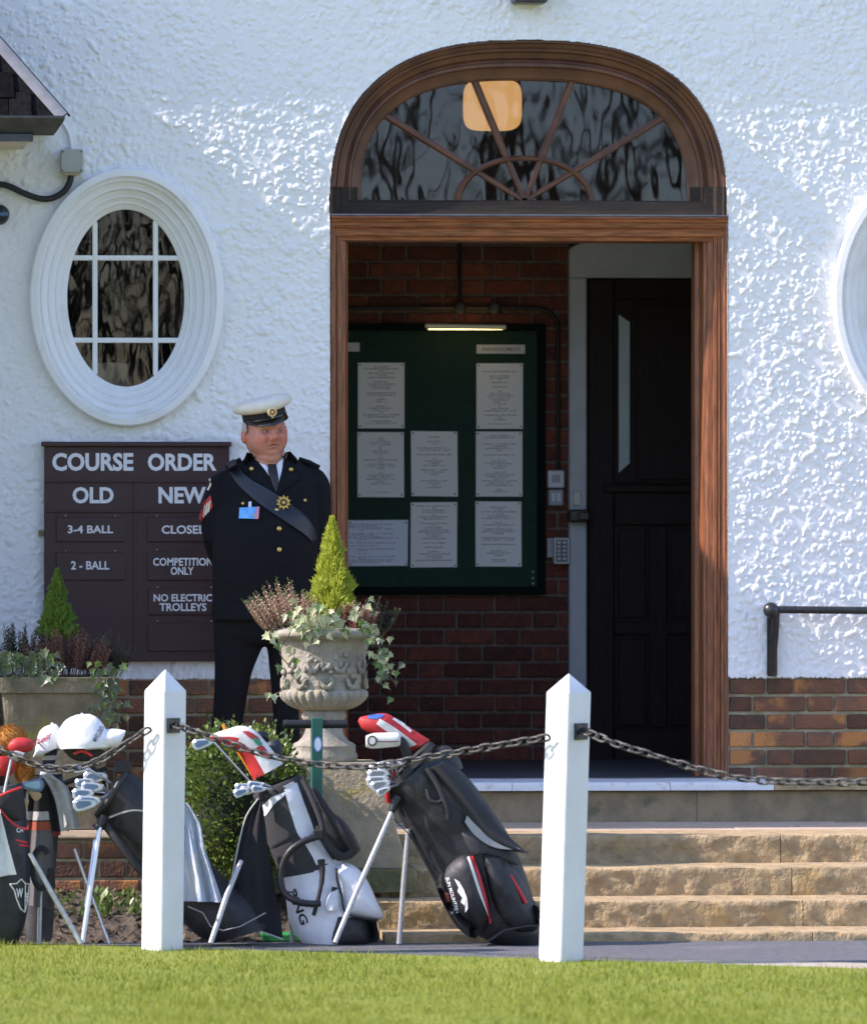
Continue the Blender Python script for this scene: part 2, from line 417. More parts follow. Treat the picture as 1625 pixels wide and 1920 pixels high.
def roughcast():
    st = .0043
    x0, x1 = PX(-90, 0), PX(1715, 0); z0, z1 = ZPL, 3.62
    nx = int((x1-x0)/st); nz_ = int((z1-z0)/st)
    H = np.zeros((nz_+1, nx+1), np.float32)
    n = int((x1-x0)*(z1-z0)*2300)
    ci = rng.integers(0, nx, n); cj = rng.integers(0, nz_, n); rr = rng.gamma(2.4, .62, n)+.9
    el = rng.uniform(.4, 1.0, n); an = rng.uniform(0, math.pi, n); hh = rng.uniform(.45, 1.0, n)
    for i, j, r, e, a, h in zip(ci, cj, rr, el, an, hh):
        k = int(r*1.3)+1
        i0, i1, j0, j1 = max(0, i-k), min(nx, i+k)+1, max(0, j-k), min(nz_, j+k)+1
        gy, gx = np.mgrid[j0-j:j1-j, i0-i:i1-i]
        u = gx*math.cos(a)+gy*math.sin(a); v = (-gx*math.sin(a)+gy*math.cos(a))/e
        d = 1-(u*u+v*v)/(r*r*1.2)
        b = np.maximum(d, 0)**.6*h*(r*.0010+.0018)
        H[j0:j1, i0:i1] = np.maximum(H[j0:j1, i0:i1], b)
    # gentle unevenness
    yy, xx = np.mgrid[0:nz_+1, 0:nx+1]
    und = .0025*(np.sin(xx*.023+1.3*np.sin(yy*.017))+np.sin(yy*.031+1.7*np.sin(xx*.011)))
    mod = .62+.38*np.clip(np.sin(xx*.041+2*np.sin(yy*.023))*np.sin(yy*.037+2*np.sin(xx*.029))+.45, 0, 1)
    H = H*1.75*mod*rng.uniform(.72, 1.12, H.shape).astype(np.float32)+rng.normal(0, .00007, H.shape)+und*.5
    # shade over a whole cell so that peaks stay sharp
    X = x0+xx*st+rng.normal(0, .0006, xx.shape); Z = z0+yy*st+rng.normal(0, .0006, xx.shape)
    Z[0, :] += rng.normal(0, .003, nx+1)
    co = np.stack([X, -H, Z], -1).reshape(-1, 3)
    # cut the openings
    xc = x0+(np.arange(nx)+.5)*st; zc = z0+(np.arange(nz_)+.5)*st
    cx, cz = np.meshgrid(xc, zc)
    keep = np.ones(cx.shape, bool)
    jl, jr = PX(618.5, 0), PX(1365, 0)
    keep &= ~((cx > jl) & (cx < jr) & (cz < ZSP))
    q = np.abs((cx-XC)/(AOUT+.002))**NOUT+np.abs((cz-ZSP)/(BOUT+.002))**NOUT
    keep &= ~((q < 1) & (cz >= ZSP))
    for (ox, oz, a, b) in OV: keep &= ~((((cx-ox)/(a*.97))**2+((cz-oz)/(b*.97))**2) < 1)
    jj, ii = np.nonzero(keep); W = nx+1
    f = np.stack([jj*W+ii, jj*W+ii+1, (jj+1)*W+ii+1, (jj+1)*W+ii], -1).astype(np.int32)
    used = np.zeros(len(co), bool); used[f.ravel()] = True
    remap = np.cumsum(used)-1; co = co[used]; f = remap[f]
    me = bpy.data.meshes.new('rendered_wall')
    me.vertices.add(len(co)); me.vertices.foreach_set('co', (co-np.array([0,0,PATHZ])).astype(np.float32).ravel())
    me.loops.add(f.size); me.loops.foreach_set('vertex_index', f.ravel().astype(np.int32))
    me.polygons.add(len(f)); me.polygons.foreach_set('loop_start', np.arange(0, f.size, 4, dtype=np.int32))
    me.polygons.foreach_set('loop_total', np.full(len(f), 4, np.int32))
    me.polygons.foreach_set('use_smooth', np.ones(len(f), bool))
    me.update(); me.validate(); me.materials.append(render_white)
    o = bpy.data.objects.new('rendered_wall', me); col.objects.link(o); o.parent = club
    return x0, x1
wx0, wx1 = roughcast()
# flat continuation of the wall beyond the picture, and above
mb = MB()
mb.box((-7, 0, ZPL), (wx0, .1, 4.05)); mb.box((wx1, 0, ZPL), (7, .1, 4.05)); mb.box((wx0, 0, 3.615), (wx1, .1, 4.05))
mb.build('wall_continuation', render_white, club, 0)
# reveal of the doorway
arc = [sup(XC, ZSP, AOUT+.002, BOUT+.002, NOUT, math.pi*(1-i/64)) for i in range(65)]
path = [(PX(618.5,0), FLOORZ)]+arc+[(PX(1365,0), FLOORZ)]
mb = MB(); mb.grid([[Vector((x, -.004+random.uniform(-.003,.003), z)) for x, z in path], [Vector((x, .05, z)) for x, z in path], [Vector((x, .14, z)) for x, z in path]])
mb.build('door_reveal', render_white, club, 50)
# main eave far above the picture
EZ = 4.05
ov_ = 0.075
mb = MB(); mb.box((-7, -ov_, EZ), (7, .2, EZ+.12)); mb.build('soffit', white_paint, club, 0)
mb = MB(); mb.add([(-7.2,-ov_-.06,EZ+.06),(7.2,-ov_-.06,EZ+.06),(7.2,4.6,EZ+4.2),(-7.2,4.6,EZ+4.2),(-7.2,-ov_-.06,EZ+.13),(7.2,-ov_-.06,EZ+.13),(7.2,4.6,EZ+4.27),(-7.2,4.6,EZ+4.27)],
  [(0,1,2,3),(7,6,5,4),(0,4,5,1),(1,5,6,2),(2,6,7,3),(3,7,4,0)]); mb.build('roof', slate, club, 0)

# ---- oval windows
def ell(cx, cz, a, b, t): return (cx+a*math.cos(t), cz+b*math.sin(t))
def clip(poly, x0, x1, z0, z1):
    for ax, lim, sg in ((0,x0,1),(0,x1,-1),(1,z0,1),(1,z1,-1)):
        out = []
        for i in range(len(poly)):
            a, b = poly[i], poly[(i+1) % len(poly)]; da, db = (a[ax]-lim)*sg, (b[ax]-lim)*sg
            if da >= 0: out.append(a)
            if (da >= 0) != (db >= 0):
                f = da/(da-db); out.append((a[0]+(b[0]-a[0])*f, a[1]+(b[1]-a[1])*f))
        poly = out
        if not poly: return []
    return poly
pane_glass = glass_mat('window_glass', (.6,.64,.64), .12, 3.5)
fan_glass = glass_mat('fanlight_glass', (.55,.57,.6), .085, 2.6, refl=1.35)
OPROF = [(0,.03),(0,-.030),(.02,-.046),(.05,-.050),(.20,-.052),(.225,-.046),(.25,-.032),(.27,-.030),(.31,-.034),(.335,-.028),(.36,-.014),(.46,-.004),(.50,-.006),(.52,.004),(.55,.016),(.66,.030),(.70,.028),(.72,.040),(.80,.052),(.86,.054),(.88,.066),(.97,.075),(1.0,.080),(1.0,.11)]
def oval_window(ox, oz, a, b, lbl):
    w = MB(); NS = 96; rows = []
    ai, bi = a*.604, b*.688
    for f, y in OPROF:
        rows.append([Vector((ox+(a+(ai-a)*f)*math.cos(2*math.pi*k/NS), y, oz+(b+(bi-b)*f)*math.sin(2*math.pi*k/NS))) for k in range(NS)])
    w.grid(rows, 0, True)
    fr = w.build('window', mould_paint, club, 28); fr['label'] = lbl
    bx = [ox-.128, ox+.124]; bz = [oz+.167, oz-.176]; t = .0105; ins = [ell(ox, oz, ai, bi, 2*math.pi*k/64) for k in range(64)]
    def cutz(x): return bi*math.sqrt(max(0, 1-((x-ox)/ai)**2))
    def cutx(z): return ai*math.sqrt(max(0, 1-((z-oz)/bi)**2))
    for x in bx:
        m_ = MB(); h = cutz(x)+.005; m_.box((x-t, .083, oz-h), (x+t, .105, oz+h), ch=.004); m_.build('glazing_bar', white_paint, fr, 0)
    for z in bz:
        m_ = MB(); h = cutx(z)+.005; m_.box((ox-h, .0862, z-t), (ox+h, .1022, z+t), ch=.004); m_.build('glazing_bar', white_paint, fr, 0)
    ex = [ox-ai-.02, bx[0], bx[1], ox+ai+.02]; ez = [oz+bi+.02, bz[0], bz[1], oz-bi-.02]
    for i in range(3):
        for j in range(3):
            pl = clip(ins, ex[i], ex[i+1], ez[j+1], ez[j])
            if len(pl) < 3: continue
            m_ = MB(); m_.add([(x, .094, z) for x, z in pl], [list(range(len(pl)))]); m_.build('pane', pane_glass, fr, 0)
    # dim room behind
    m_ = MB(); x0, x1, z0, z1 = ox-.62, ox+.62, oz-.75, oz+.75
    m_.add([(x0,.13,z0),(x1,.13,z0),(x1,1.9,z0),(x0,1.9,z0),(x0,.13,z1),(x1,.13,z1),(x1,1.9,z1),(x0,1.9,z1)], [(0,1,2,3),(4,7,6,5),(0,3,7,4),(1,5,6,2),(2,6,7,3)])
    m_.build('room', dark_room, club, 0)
    return fr
oval_window(*OV[0], 'white oval window left of the doorway with nine panes')
oval_window(*OV[1], 'white oval window at the right edge, only its moulding showing')
card = MB(); card.box(tuple(P(181,680,.20)), tuple(P(241,722,.24)-Vector((0,0,.03))), ch=.003)
tag(card.build('carton', M('carton_board', (.30,.24,.18), .8, (.25,.2,.15), 12), smooth=0), 'brown card box standing behind the lower pane of the left oval window', 'box')

# ---- arched surround
YF = .03
def arch_ring(st, name, m, parent):
    mb = MB(); rows = []
    co, so_, ao, bo, no = PX(991,YF), PZ(404,YF,991), (PX(1364,YF)-PX(618,YF))/2, PZ(74,YF,991)-PZ(404,YF,991), 2.6
    ci, si, ai, bi, ni = PX(982,.09), PZ(378,.09,982), (PX(1290,.09)-PX(674,.09))/2, PZ(148,.09,982)-PZ(378,.09,982), 2.72
    for f, y in st:
        row = []
        for k in range(73):
            t = math.pi*(1-k/72)
            p = sup(co, so_, ao, bo, no, t); q = sup(ci, si, ai, bi, ni, t)
            row.append(Vector((p[0]+(q[0]-p[0])*f, y, p[1]+(q[1]-p[1])*f)))
        rows.append(row)
    mb.grid(rows); return mb.build(name, m, parent, 30)
door_sur = arch_ring([(0,.16),(0,.012),(.03,.004),(.08,.004),(.10,.020),(.20,.026),(.24,.020),(.30,.022),(.33,.040),(.46,.046),(.52,.062),(.56,.060),(.60,.052),(.68,.052),(.72,.066),(.80,.074),(.98,.078),(1.0,.084),(1.0,.14)], 'arched_surround', wood_arch, club)
def mold_v(pxs, y_of, z0, z1, name, m, parent):
    """vertical moulding: stations (px, depth) extruded in z"""
    mb = MB(); pts = [(PX(p, .04), y) for p, y in pxs]
    mb.grid([[Vector((x, y, z0)) for x, y in pts], [Vector((x, y, (z0+z1)/2)) for x, y in pts], [Vector((x, y, z1)) for x, y in pts]])
    return mb.build(name, m, parent, 25)
zl0, zl1 = PZ(452,.02,991), PZ(405,.02,991)
jm_r = [(1364,.15),(1364,.012),(1361,.004),(1356,.004),(1355,.016),(1350,.022),(1347,.016),(1344,.022),(1342,.018),(1337,.020),(1336,.034),(1326,.038),(1324,.046),(1319,.050),(1318,.062),(1316,.15),(1309,.16),(1308,.26)]
jm_l = [(618,.15),(618,.012),(621,.004),(625,.004),(626,.016),(630,.022),(632,.016),(635,.022),(639,.018),(640,.034),(647,.038),(650,.050),(653,.062),(653,.24)]
mold_v(jm_r, None, FLOORZ, zl1-.005, 'door_jamb', wood, club); mold_v(jm_l, None, FLOORZ, zl1-.005, 'door_jamb', wood, club)
mb = MB(); st = [(405,.16),(405,-.012),(409,-.014),(411,-.004),(416,.000),(418,.006),(424,.008),(427,-.002),(430,.010),(442,.013),(445,.022),(451,.026),(452.5,.055),(452.5,.22)]
mb.grid([[Vector((PX(621,.02), y, PZ(p,.02,991))) for p, y in st], [Vector((PX(1362,.02), y, PZ(p,.02,991))) for p, y in st]])
mb.build('lintel', woodx, club, 25)
mb = MB(); mb.box((PX(621,0), -.019, PZ(405.5,0,991)), (PX(1362,0), .02, PZ(402,0,991)), ch=.002); mb.build('lead_strip', lead, club, 0)
mb = MB(); st = [(404.5,.02),(398,.03),(392,.034),(380,.038),(378,.046),(375,.05),(375,.12)]
mb.grid([[Vector((PX(621,.04), y, PZ(p,.04,991))) for p, y in st], [Vector((PX(1361,.04), y, PZ(p,.04,991))) for p, y in st]])
mb.build('transom', wood_grey, club, 25)
imp = [(0,.15),(0,.010),(3,.001),(7,.001),(9,.014),(17,.018),(21,.034),(31,.038),(36,.052),(46,.056),(52,.068),(54,.12)]
mold_v([(619+a, y) for a, y in imp], None, PZ(404,.02,640), PZ(350,.02,640), 'impost_block', wood_grey, club)
mold_v([(1364-a*1.32, y) for a, y in imp], None, PZ(404,.02,1340), PZ(350,.02,1340), 'impost_block', wood_grey, club)
# ---- fanlight: radial bars, small arch, panes
fan = MB(); YG = .105
ci, si, ai, bi, ni = PX(982,YG), PZ(377,YG,982), (PX(1294,YG)-PX(670,YG))/2, PZ(145,YG,982)-PZ(377,YG,982), 2.72
fan_root = arch_ring([(.96,.088),(.98,.082),(1.03,.086),(1.03,.12)], 'fanlight', wood_arch, club)
org = (PX(983,YG), PZ(377,YG,982))
tips = [(724,217),(889,150),(1071,153),(1241,221)]
angs = []
for tx, ty in tips:
    m_ = MB(); a = Vector((org[0], 0, org[1])); b = P(tx, ty, YG); b.y = 0; d = (b-a).normalized(); L_ = (b-a).length; n_ = Vector((-d.z, 0, d.x))
    prof = [(-.015,.118),(-.015,.100),(-.007,.088),(.007,.088),(.015,.100),(.015,.118)]
    m_.grid([[a+d*.0+n_*u+Vector((0,y,0)) for u, y in prof], [a+d*(L_+.02)+n_*u+Vector((0,y,0)) for u, y in prof]])
    m_.build('glazing_bar', wood_arch, fan_root, 25); angs.append(math.atan2(d.z, d.x))
rx, rz = (PX(1108,YG)-PX(858,YG))/2, PZ(296,YG,982)-PZ(377,YG,982)
m_ = MB(); rows = []
for sc, y in ((1.065,.112),(1.06,.094),(1.02,.082),(.97,.084),(.94,.096),(.94,.112)):
    rows.append([Vector((org[0]+rx*sc*math.cos(math.pi*k/32), y, org[1]+rz*(sc if sc > 1 else sc)*math.sin(math.pi*k/32))) for k in range(33)])
m_.grid(rows); m_.build('glazing_arch', wood_arch, fan_root, 25)
def fan_r(th):                           # distance from org to the arch at angle th
    lo, hi = 0, 2.0
    for _ in range(40):
        mid = (lo+hi)/2; x = org[0]+mid*math.cos(th); z = org[1]+mid*math.sin(th)
        if abs((x-ci)/ai)**ni+abs((z-si)/bi)**ni < 1: lo = mid
        else: hi = mid
    return lo
def in_r(th): return 1/math.sqrt((math.cos(th)/rx)**2+(math.sin(th)/rz)**2)
cuts = [0]+sorted(angs)+[math.pi]
for i in range(5):
    a0, a1 = cuts[i], cuts[i+1]; tt = [a0+(a1-a0)*k/10 for k in range(11)]
    o_ = [(org[0]+fan_r(t)*math.cos(t), org[1]+fan_r(t)*math.sin(t)) for t in tt]; n_ = [(org[0]+in_r(t)*math.cos(t), org[1]+in_r(t)*math.sin(t)) for t in tt]
    m_ = MB(); m_.add([(x, YG-.012+(z-org[1])*.030, z) for x, z in o_+n_[::-1]], [list(range(22))]); m_.build('pane', fan_glass, fan_root, 0)
    m_ = MB(); pl = n_+[org]; m_.add([(x, YG-.012+(z-org[1])*.030, z) for x, z in pl], [list(range(len(pl)))]); m_.build('pane', fan_glass, fan_root, 0)

# ---- porch inside: brick back wall, side walls, floor, ceiling
YB = 2.0; px0, px1 = PX(500, YB), PX(1420, YB); pz1 = 3.35
porch = MB()
porch.add([(px0,.14,FLOORZ),(px0,YB,FLOORZ),(px0,YB,pz1),(px0,.14,pz1)], [(0,1,2,3)]); porch.add([(px1,.14,FLOORZ),(px1,YB,FLOORZ),(px1,YB,pz1),(px1,.14,pz1)], [(3,2,1,0)])
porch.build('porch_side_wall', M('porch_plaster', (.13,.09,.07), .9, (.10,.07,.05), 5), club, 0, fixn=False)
mb = MB(); mb.add([(px0,.14,pz1),(px1,.14,pz1),(px1,YB,pz1),(px0,YB,pz1)], [(0,1,2,3)]); mb.build('porch_ceiling', ceil_m, club, 0)
mb = MB(); mb.box((px0, .014, FLOORZ-.2), (px1, YB, FLOORZ)); mb.build('porch_floor', M('porch_floor', (.05,.055,.06), .6, (.075,.08,.085), 8), club, 0)
# front wall inner skin so that no light leaks above or beside the doorway
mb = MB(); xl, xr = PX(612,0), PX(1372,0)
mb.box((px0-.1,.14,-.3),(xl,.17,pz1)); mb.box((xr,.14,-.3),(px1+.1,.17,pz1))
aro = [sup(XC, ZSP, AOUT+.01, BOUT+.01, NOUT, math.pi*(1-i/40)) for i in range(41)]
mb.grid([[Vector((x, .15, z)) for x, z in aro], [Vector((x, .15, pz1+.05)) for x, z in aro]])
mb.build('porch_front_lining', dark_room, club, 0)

def brick_mesh(L, H, D, seed):
    r = random.Random(seed); m_ = MB(); m_.box((-L/2, -D/2, -H/2), (L/2, D/2, H/2), ch=.004)
    m_.v = [(x+r.uniform(-.0015,.0015), y+r.uniform(-.001,.001), z+r.uniform(-.0015,.0015)) for x, y, z in m_.v]
    return m_.mesh('brick')
BM = {}
def bm_(L, mat_, k=3):
    key = (round(L, 3), mat_.name)
    if key not in BM:
        BM[key] = []
        for i in range(k):
            me = brick_mesh(L, .0605, .03, i+int(L*1000)); me.materials.append(mat_); BM[key].append(me)
    return random.choice(BM[key])
def brick_wall(name, x0, x1, z0, z1, Y, mb_mat, mo_mat, skip=None, off=0.0, jit=.0012, parent=club, label=None):
    m_ = MB(); m_.box((x0, Y+.006, z0), (x1, Y+.09, z1)); w = m_.build(name, mo_mat, parent, 0)
    if label: w['label'] = label
    pit = .0742; ST, HD, J = .215, .1025, .0105
    z = z1-.004-pit/2; c = 0
    while z > z0-.01:
        x = x0-((c % 2)*(ST+HD+2*J)/2)-off-random.uniform(0,.004); k = 0
        while x < x1:
            L_ = ST if k % 2 == 0 else HD
            a, b = max(x, x0+.003), min(x+L_, x1-.003)
            if b-a > .03 and z-.03 >= z0-.03 and not (skip and skip(a, b, z)):
                cut = b-a < L_-.004
                zz = z
                me = bm_(round((b-a)/.01)*.01 if cut else L_, mb_mat)
                inst('brick', me, w, ((a+b)/2, Y+.006+random.uniform(-.002,.002), zz), (random.uniform(-jit,jit)*6, random.uniform(-jit,jit)*3, 0))
            x += L_+J+random.uniform(-.001,.001); k += 1
        z -= pit; c += 1
    return w
nb = (PX(640,YB), PX(1020,YB), PZ(1112,YB,850), PZ(608,YB,850))
dfx0 = PX(1066, YB)
def skip_porch(a, b, z): return (a > nb[0]-.3 and b < nb[1]-.02 and nb[2]+.05 < z < nb[3]-.05) or b < PX(600, YB)
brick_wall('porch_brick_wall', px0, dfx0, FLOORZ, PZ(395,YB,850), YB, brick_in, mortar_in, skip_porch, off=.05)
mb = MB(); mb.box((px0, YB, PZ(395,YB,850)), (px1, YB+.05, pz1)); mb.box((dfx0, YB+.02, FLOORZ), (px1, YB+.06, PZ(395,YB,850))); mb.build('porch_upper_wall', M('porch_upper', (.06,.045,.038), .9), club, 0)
# brick plinth either side of the door
brick_wall('brick_plinth', PX(1366,0), PX(1740,0), FLOORZ, ZPL+.004, .012, brick_out, mortar_out, off=.06)
brick_wall('brick_plinth', PX(-120,0), PX(618,0), -.02, ZPL+.004, .012, brick_out, mortar_out, off=.1)

# ---- inner door and its grey frame
grey_paint = M('pale_grey_paint', (.50,.51,.53), .5, (.44,.45,.47), 6)
YD = YB-.02
df = MB(); xa, xb, xcI = PX(1067,YD-.05), PX(1100,YD-.05), PX(1400,YD)
zt, zt2 = PZ(456,YD-.05,1180), PZ(521,YD-.05,1180)
df.box((xa, YD-.05, FLOORZ), (xb, YD+.03, zt2), ch=.006)
outl = [(xa, zt2+.0005), (xcI, zt2+.0005), (xcI, zt+.02), (xa+.12, zt+.012), (xa+.06, zt+.003), (xa+.02, zt-.012), (xa, zt-.03)]
df.prism(outl, YD-.05, YD+.03, ch=.005)
dfo = df.build('inner_door_frame', grey_paint, club, 0)
door = MB(); xd0, xd1 = xb+.002, PX(1400,YD); zb = FLOORZ+.012; zdt = zt2-.003
door.box((xd0, YD-.012, zb), (xd1, YD+.03, zdt)); dro = door.build('door', wood_dark, club, 0); dro['label'] = 'dark panelled inner door with a narrow pane'
def dbox(name, a, b, c, d, y0, y1, m=wood_dark, ch=.006, par=None):
    q = MB(); u, v = P(a, b, YD), P(c, d, YD); q.box((u.x, y0, v.z), (v.x, y1, u.z), ch=ch); return q.build(name, m, par or dro, 0)
y_ = YD-.012
dbox('stile', 1101,522,1150,1436, y_-.016, y_-.001); dbox('rail', 1150,522,1330,562, y_-.014, y_-.001); dbox('rail', 1150,905,1330,985, y_-.014, y_-.001)
dbox('ledge_moulding', 1130,908,1330,924, y_-.034, y_-.015); dbox('rail', 1150,1165,1330,1190, y_-.014, y_-.001); dbox('rail', 1150,1365,1330,1436, y_-.014, y_-.001)
dbox('muntin', 1215,985,1250,1365, y_-.0135, y_-.001)
for (a, b, c, d) in ((1158,992,1210,1158),(1257,992,1312,1158),(1158,1198,1210,1360),(1257,1198,1312,1360)): dbox('panel', a, b, c, d, y_-.010, y_-.001, ch=.009)
dbox('panel', 1192,572,1325,900, y_-.009, y_-.001, ch=.008)
q = MB(); pl = [(1160,590),(1180,604),(1180,868),(1160,886)]
pts = [P(a, b, y_-.012) for a, b in pl]; q.prism([(p.x, p.z) for p in pts], y_-.014, y_-.002)
q.build('pane', M('pane_reflection', (.44,.52,.53), .25, (.38,.46,.47), 5), dro, 0)  # pale diffuse colour stands in for light reflected in the glass
q = MB(); q.box(tuple(P(1066,955,YD-.12)), tuple(P(1101,979,YD-.051)), ch=.008); q.box(tuple(P(1083,960,YD-.13)), tuple(P(1104,975,YD-.12)), ch=.006); q.build('door_lock', black_metal, dro, 0)
q = MB(); q.box(tuple(P(1075,922,YD-.056)), tuple(P(1088,948,YD-.0505)), ch=.002); q.build('strike_plate', M('dull_steel', (.35,.35,.35), .4, metal=.6), dfo, 0)

# ---- wing roof at the upper left
A_ = P(275,200,0); kz = (P(610,470,0).z-A_.z)/(P(610,470,0).x-A_.x)
EY = -1.15
E_ = P(112,222,EY); tp = math.tan(R(50.5))
s_ = (E_.z-(A_.z+kz*(E_.x-A_.x)))/(-kz-tp); s_ = abs(s_)
RX, RZ = E_.x-s_, E_.z+tp*s_
xm = RX-s_                               # far eave
wing = MB()
hipY = EY+s_*.9
fr_l, fr_r = Vector((xm, EY, E_.z)), Vector((E_.x, EY, E_.z)); rg, rb = Vector((RX, hipY, RZ)), Vector((RX, 0, RZ))
wing.add([fr_l, fr_r, rg, rb, Vector((E_.x,0,E_.z)), Vector((xm,0,E_.z))], [(0,1,2),(1,4,3,2),(0,2,3,5),(0,5,4,1)])
wr = wing.build('wing_roof', slate, club, 0); wr['label'] = 'dark slate hipped roof of the side wing at the upper left'
# slates, row by row, on the front slope
nrm = (fr_r-fr_l).cross(rg-fr_l).normalized()
if nrm.y > 0: nrm = -nrm
upv = (rg-(fr_l+fr_r)/2); rows_n = 7; SL = []
for v_ in range(2):
    q = MB(); q.box((-.0445,-.004,-.01),(.0445,.004,.13), ch=.002); me = q.mesh('slate'); me.materials.append(slate); SL.append(me)
slope_rot = Matrix((Vector((1,0,0)), nrm*-1, upv.normalized())).transposed().to_euler()
for r_ in range(9):
    f = r_*.105/upv.length
    if f > .95: break
    c0 = (fr_l+fr_r)/2+upv*f; half = (E_.x-RX)*(1-f-.10/upv.length)
    x = (r_ % 2)*.045-half
    while x < half-.05:
        if c0.x+x > PX(-60, EY):
            ln = min(.09, half-.02-x)
            inst('slate', SL[0], wr, c0+Vector((x+.045*(ln/.09), 0, 0))+nrm*(.012), (slope_rot.x+R(-3), slope_rot.y+random.uniform(-.02,.02), slope_rot.z), (ln/.09, 1, 1))
        x += .091
# hip flashing and its dark edge
q = MB(); d_ = (rg-fr_r); q.tube([fr_r+nrm*.012+Vector((.012,0,.0)), rg+nrm*.012+Vector((.012,0,.0))], .026, 6, flat=.3); q.build('hip_flashing', lead, wr, 30)
q = MB(); q.tube([fr_r+Vector((.040,.02,.012)), rg+Vector((.040,.02,.012))], .005, 6); q.build('hip_cable', black_metal, wr, 30)
# gutter: ogee section along the front eave
q = MB(); g0, g1 = xm-.05, PX(122, EY-.1); zt_ = PZ(216, EY-.1, 50); zb_ = PZ(252, EY-.1, 50); h_ = zt_-zb_
sec = [(.0,0),(-.005,-.10),(-.03,-.25),(-.05,-.5),(-.085,-.72),(-.10,-1.0)]
sec = [(0,0,0),(.0,.12,.0),(.012,.3,.006),(.03,.52,.02),(.045,.8,.035),(.06,1.0,.05)]
rows = [[Vector((g0, EY-.1+a, zt_-b*h_)) for a, b, c in sec], [Vector((g1-c*.9, EY-.1+a, zt_-b*h_)) for a, b, c in sec], ]
q.grid(rows); q.add([(g1, EY-.1, zt_), (g1, EY+.02, zt_), (g1-.05, EY+.02, zb_), (g1-.05, EY-.04, zb_), (g1-.03, EY-.07, zt_-.5*h_)], [(0,1,2,3,4)])
q.build('gutter', gutter_m, wr, 30)
q = MB(); q.box((xm, EY-.06, PZ(265,EY,50)), (PX(62,EY-.06), EY+.02, zb_+.004)); q.build('fascia', gutter_m, wr, 0)
q = MB(); q.add([(xm,EY,zb_),(PX(60,EY),EY,zb_),(PX(60,EY),0,zb_),(xm,0,zb_)], [(0,1,2,3)]); q.build('wing_soffit', M('cream_soffit', (.6,.5,.36), .8), wr, 0)
q = MB(); q.box((xm+.15, EY+.2, PATHZ), (PX(-60, EY+.2), .05, zb_)); q.build('wing_wall', render_white, club, 0)

# ------------------------------------------------------------------ steps and terrace
steps = thing('stone_steps', 'worn sandstone steps rising from the tarmac to the door', 'steps', (PX(1200,-2), -2.0, PATHZ))
def rough_block(mb, x0, x1, y0, y1, z0, z1, amp=.008, sc=18, nx=None, m=0, rnd=0.012):
    nx = nx or max(4, int((x1-x0)/.022)); nz_ = max(3, int((z1-z0)/.014)); rows = []
    prof = [(y1, z1, 0)]
    ny = 4
    for i in range(ny): prof.append((y1+(y0+rnd-y1)*(i+1)/ny, z1, .15))
    prof.append((y0+rnd*.3, z1-rnd*.3, .4))
    for i in range(nz_): prof.append((y0, z1-rnd-(z1-rnd-z0)*i/(nz_-1), 1))
    for (y, z, w) in prof:
        row = []
        for i in range(nx+1):
            x = x0+(x1-x0)*i/nx
            e = min(1, min(x-x0, x1-x)/.02+.2)
            d = noise.fractal(Vector((x*sc, y*sc*.5, z*sc*1.2)), 1.0, 2.0, 4)*amp
            dz = noise.noise(Vector((x*5, 3.1, z*3)))*.0025
            row.append(Vector((x, y+d*w*e*-1, z+dz*(1 if w < 1 else .5))))
        rows.append(row)
    o = len(mb.v); mb.grid(rows, m)
    n = nx+1
    for k in (0, nx):                      # end cheeks
        mb.f.append([o+r*n+k for r in range(len(rows))]+[]); mb.m.append(m)
    return mb
SX0 = PX(690, -1.7); SX1 = 3.2
SE = [(TERR-.002, -1.54, -.113), (-.113, -1.86, -.224), (-.224, -2.18, -.327), (-.327, -2.5, PATHZ-.02)]
JX = [[1463], [1484], [1505], [1523]]
for (zt_, y, zb_), js in zip(SE, JX):
    xs = [SX0, *[PX(j, y) for j in js], SX1]
    for a, b in zip(xs, xs[1:]):
        q = MB(); rough_block(q, a+.0015, b-.0015, y, y+.40, zb_-.01, zt_, .011); q.build('step_stone', stone, steps, 50)
q = MB(); q.box((SX0+.02, -1.2, -.45), (SX1, .0, -.02)); q.build('step_core', stone_grey, steps, 0)
# terrace flags
terr = MB(); terr.box((-4, -1.15, -.3), (4.5, .02, -.018)); tr = tag(terr.build('terrace', stone_grey, smooth=0), kind='structure')
for r_, (ya, yb) in enumerate(((-1.165,-.86),(-.855,-.55),(-.545,-.30))):
    x = -2.3+.27*r_
    while x < 3.1:
        w2 = random.uniform(.5,.8)
        q = MB(); q.box((x+.002, ya+.0015, -.017), (x+w2-.002, yb-.0015, TERR-.003-random.uniform(0,.004)), ch=.003); o = q.build('flagstone', flag_m, tr, 0); x += w2
# threshold step with the worn white nosing
thr = thing('threshold_step', 'stone threshold step under the doorway with worn white painted edge', 'step', (XC, -.36, TERR))
xs = [PX(596,-.4), PX(960,-.4), PX(1256,-.4), PX(1451,-.4), 3.2]
zt_, zm_ = PZ(1468,-.40,1100), PZ(1483,-.40,1100)
for i, (a, b) in enumerate(zip(xs, xs[1:])):
    q = MB(); rough_block(q, a+.0012, b-.0012, -.40, .013, zm_, zt_, .002, 12, rnd=.008); q.build('nosing', nosing_w if i < 3 else stone, thr, 50)
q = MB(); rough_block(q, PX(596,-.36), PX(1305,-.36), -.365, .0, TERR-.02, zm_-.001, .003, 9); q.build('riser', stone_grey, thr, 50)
q = MB(); rough_block(q, PX(1305,-.36)+.002, 3.2, -.365, .0, TERR-.02, zm_-.001, .003, 9); q.build('riser', stone_grey, thr, 50)
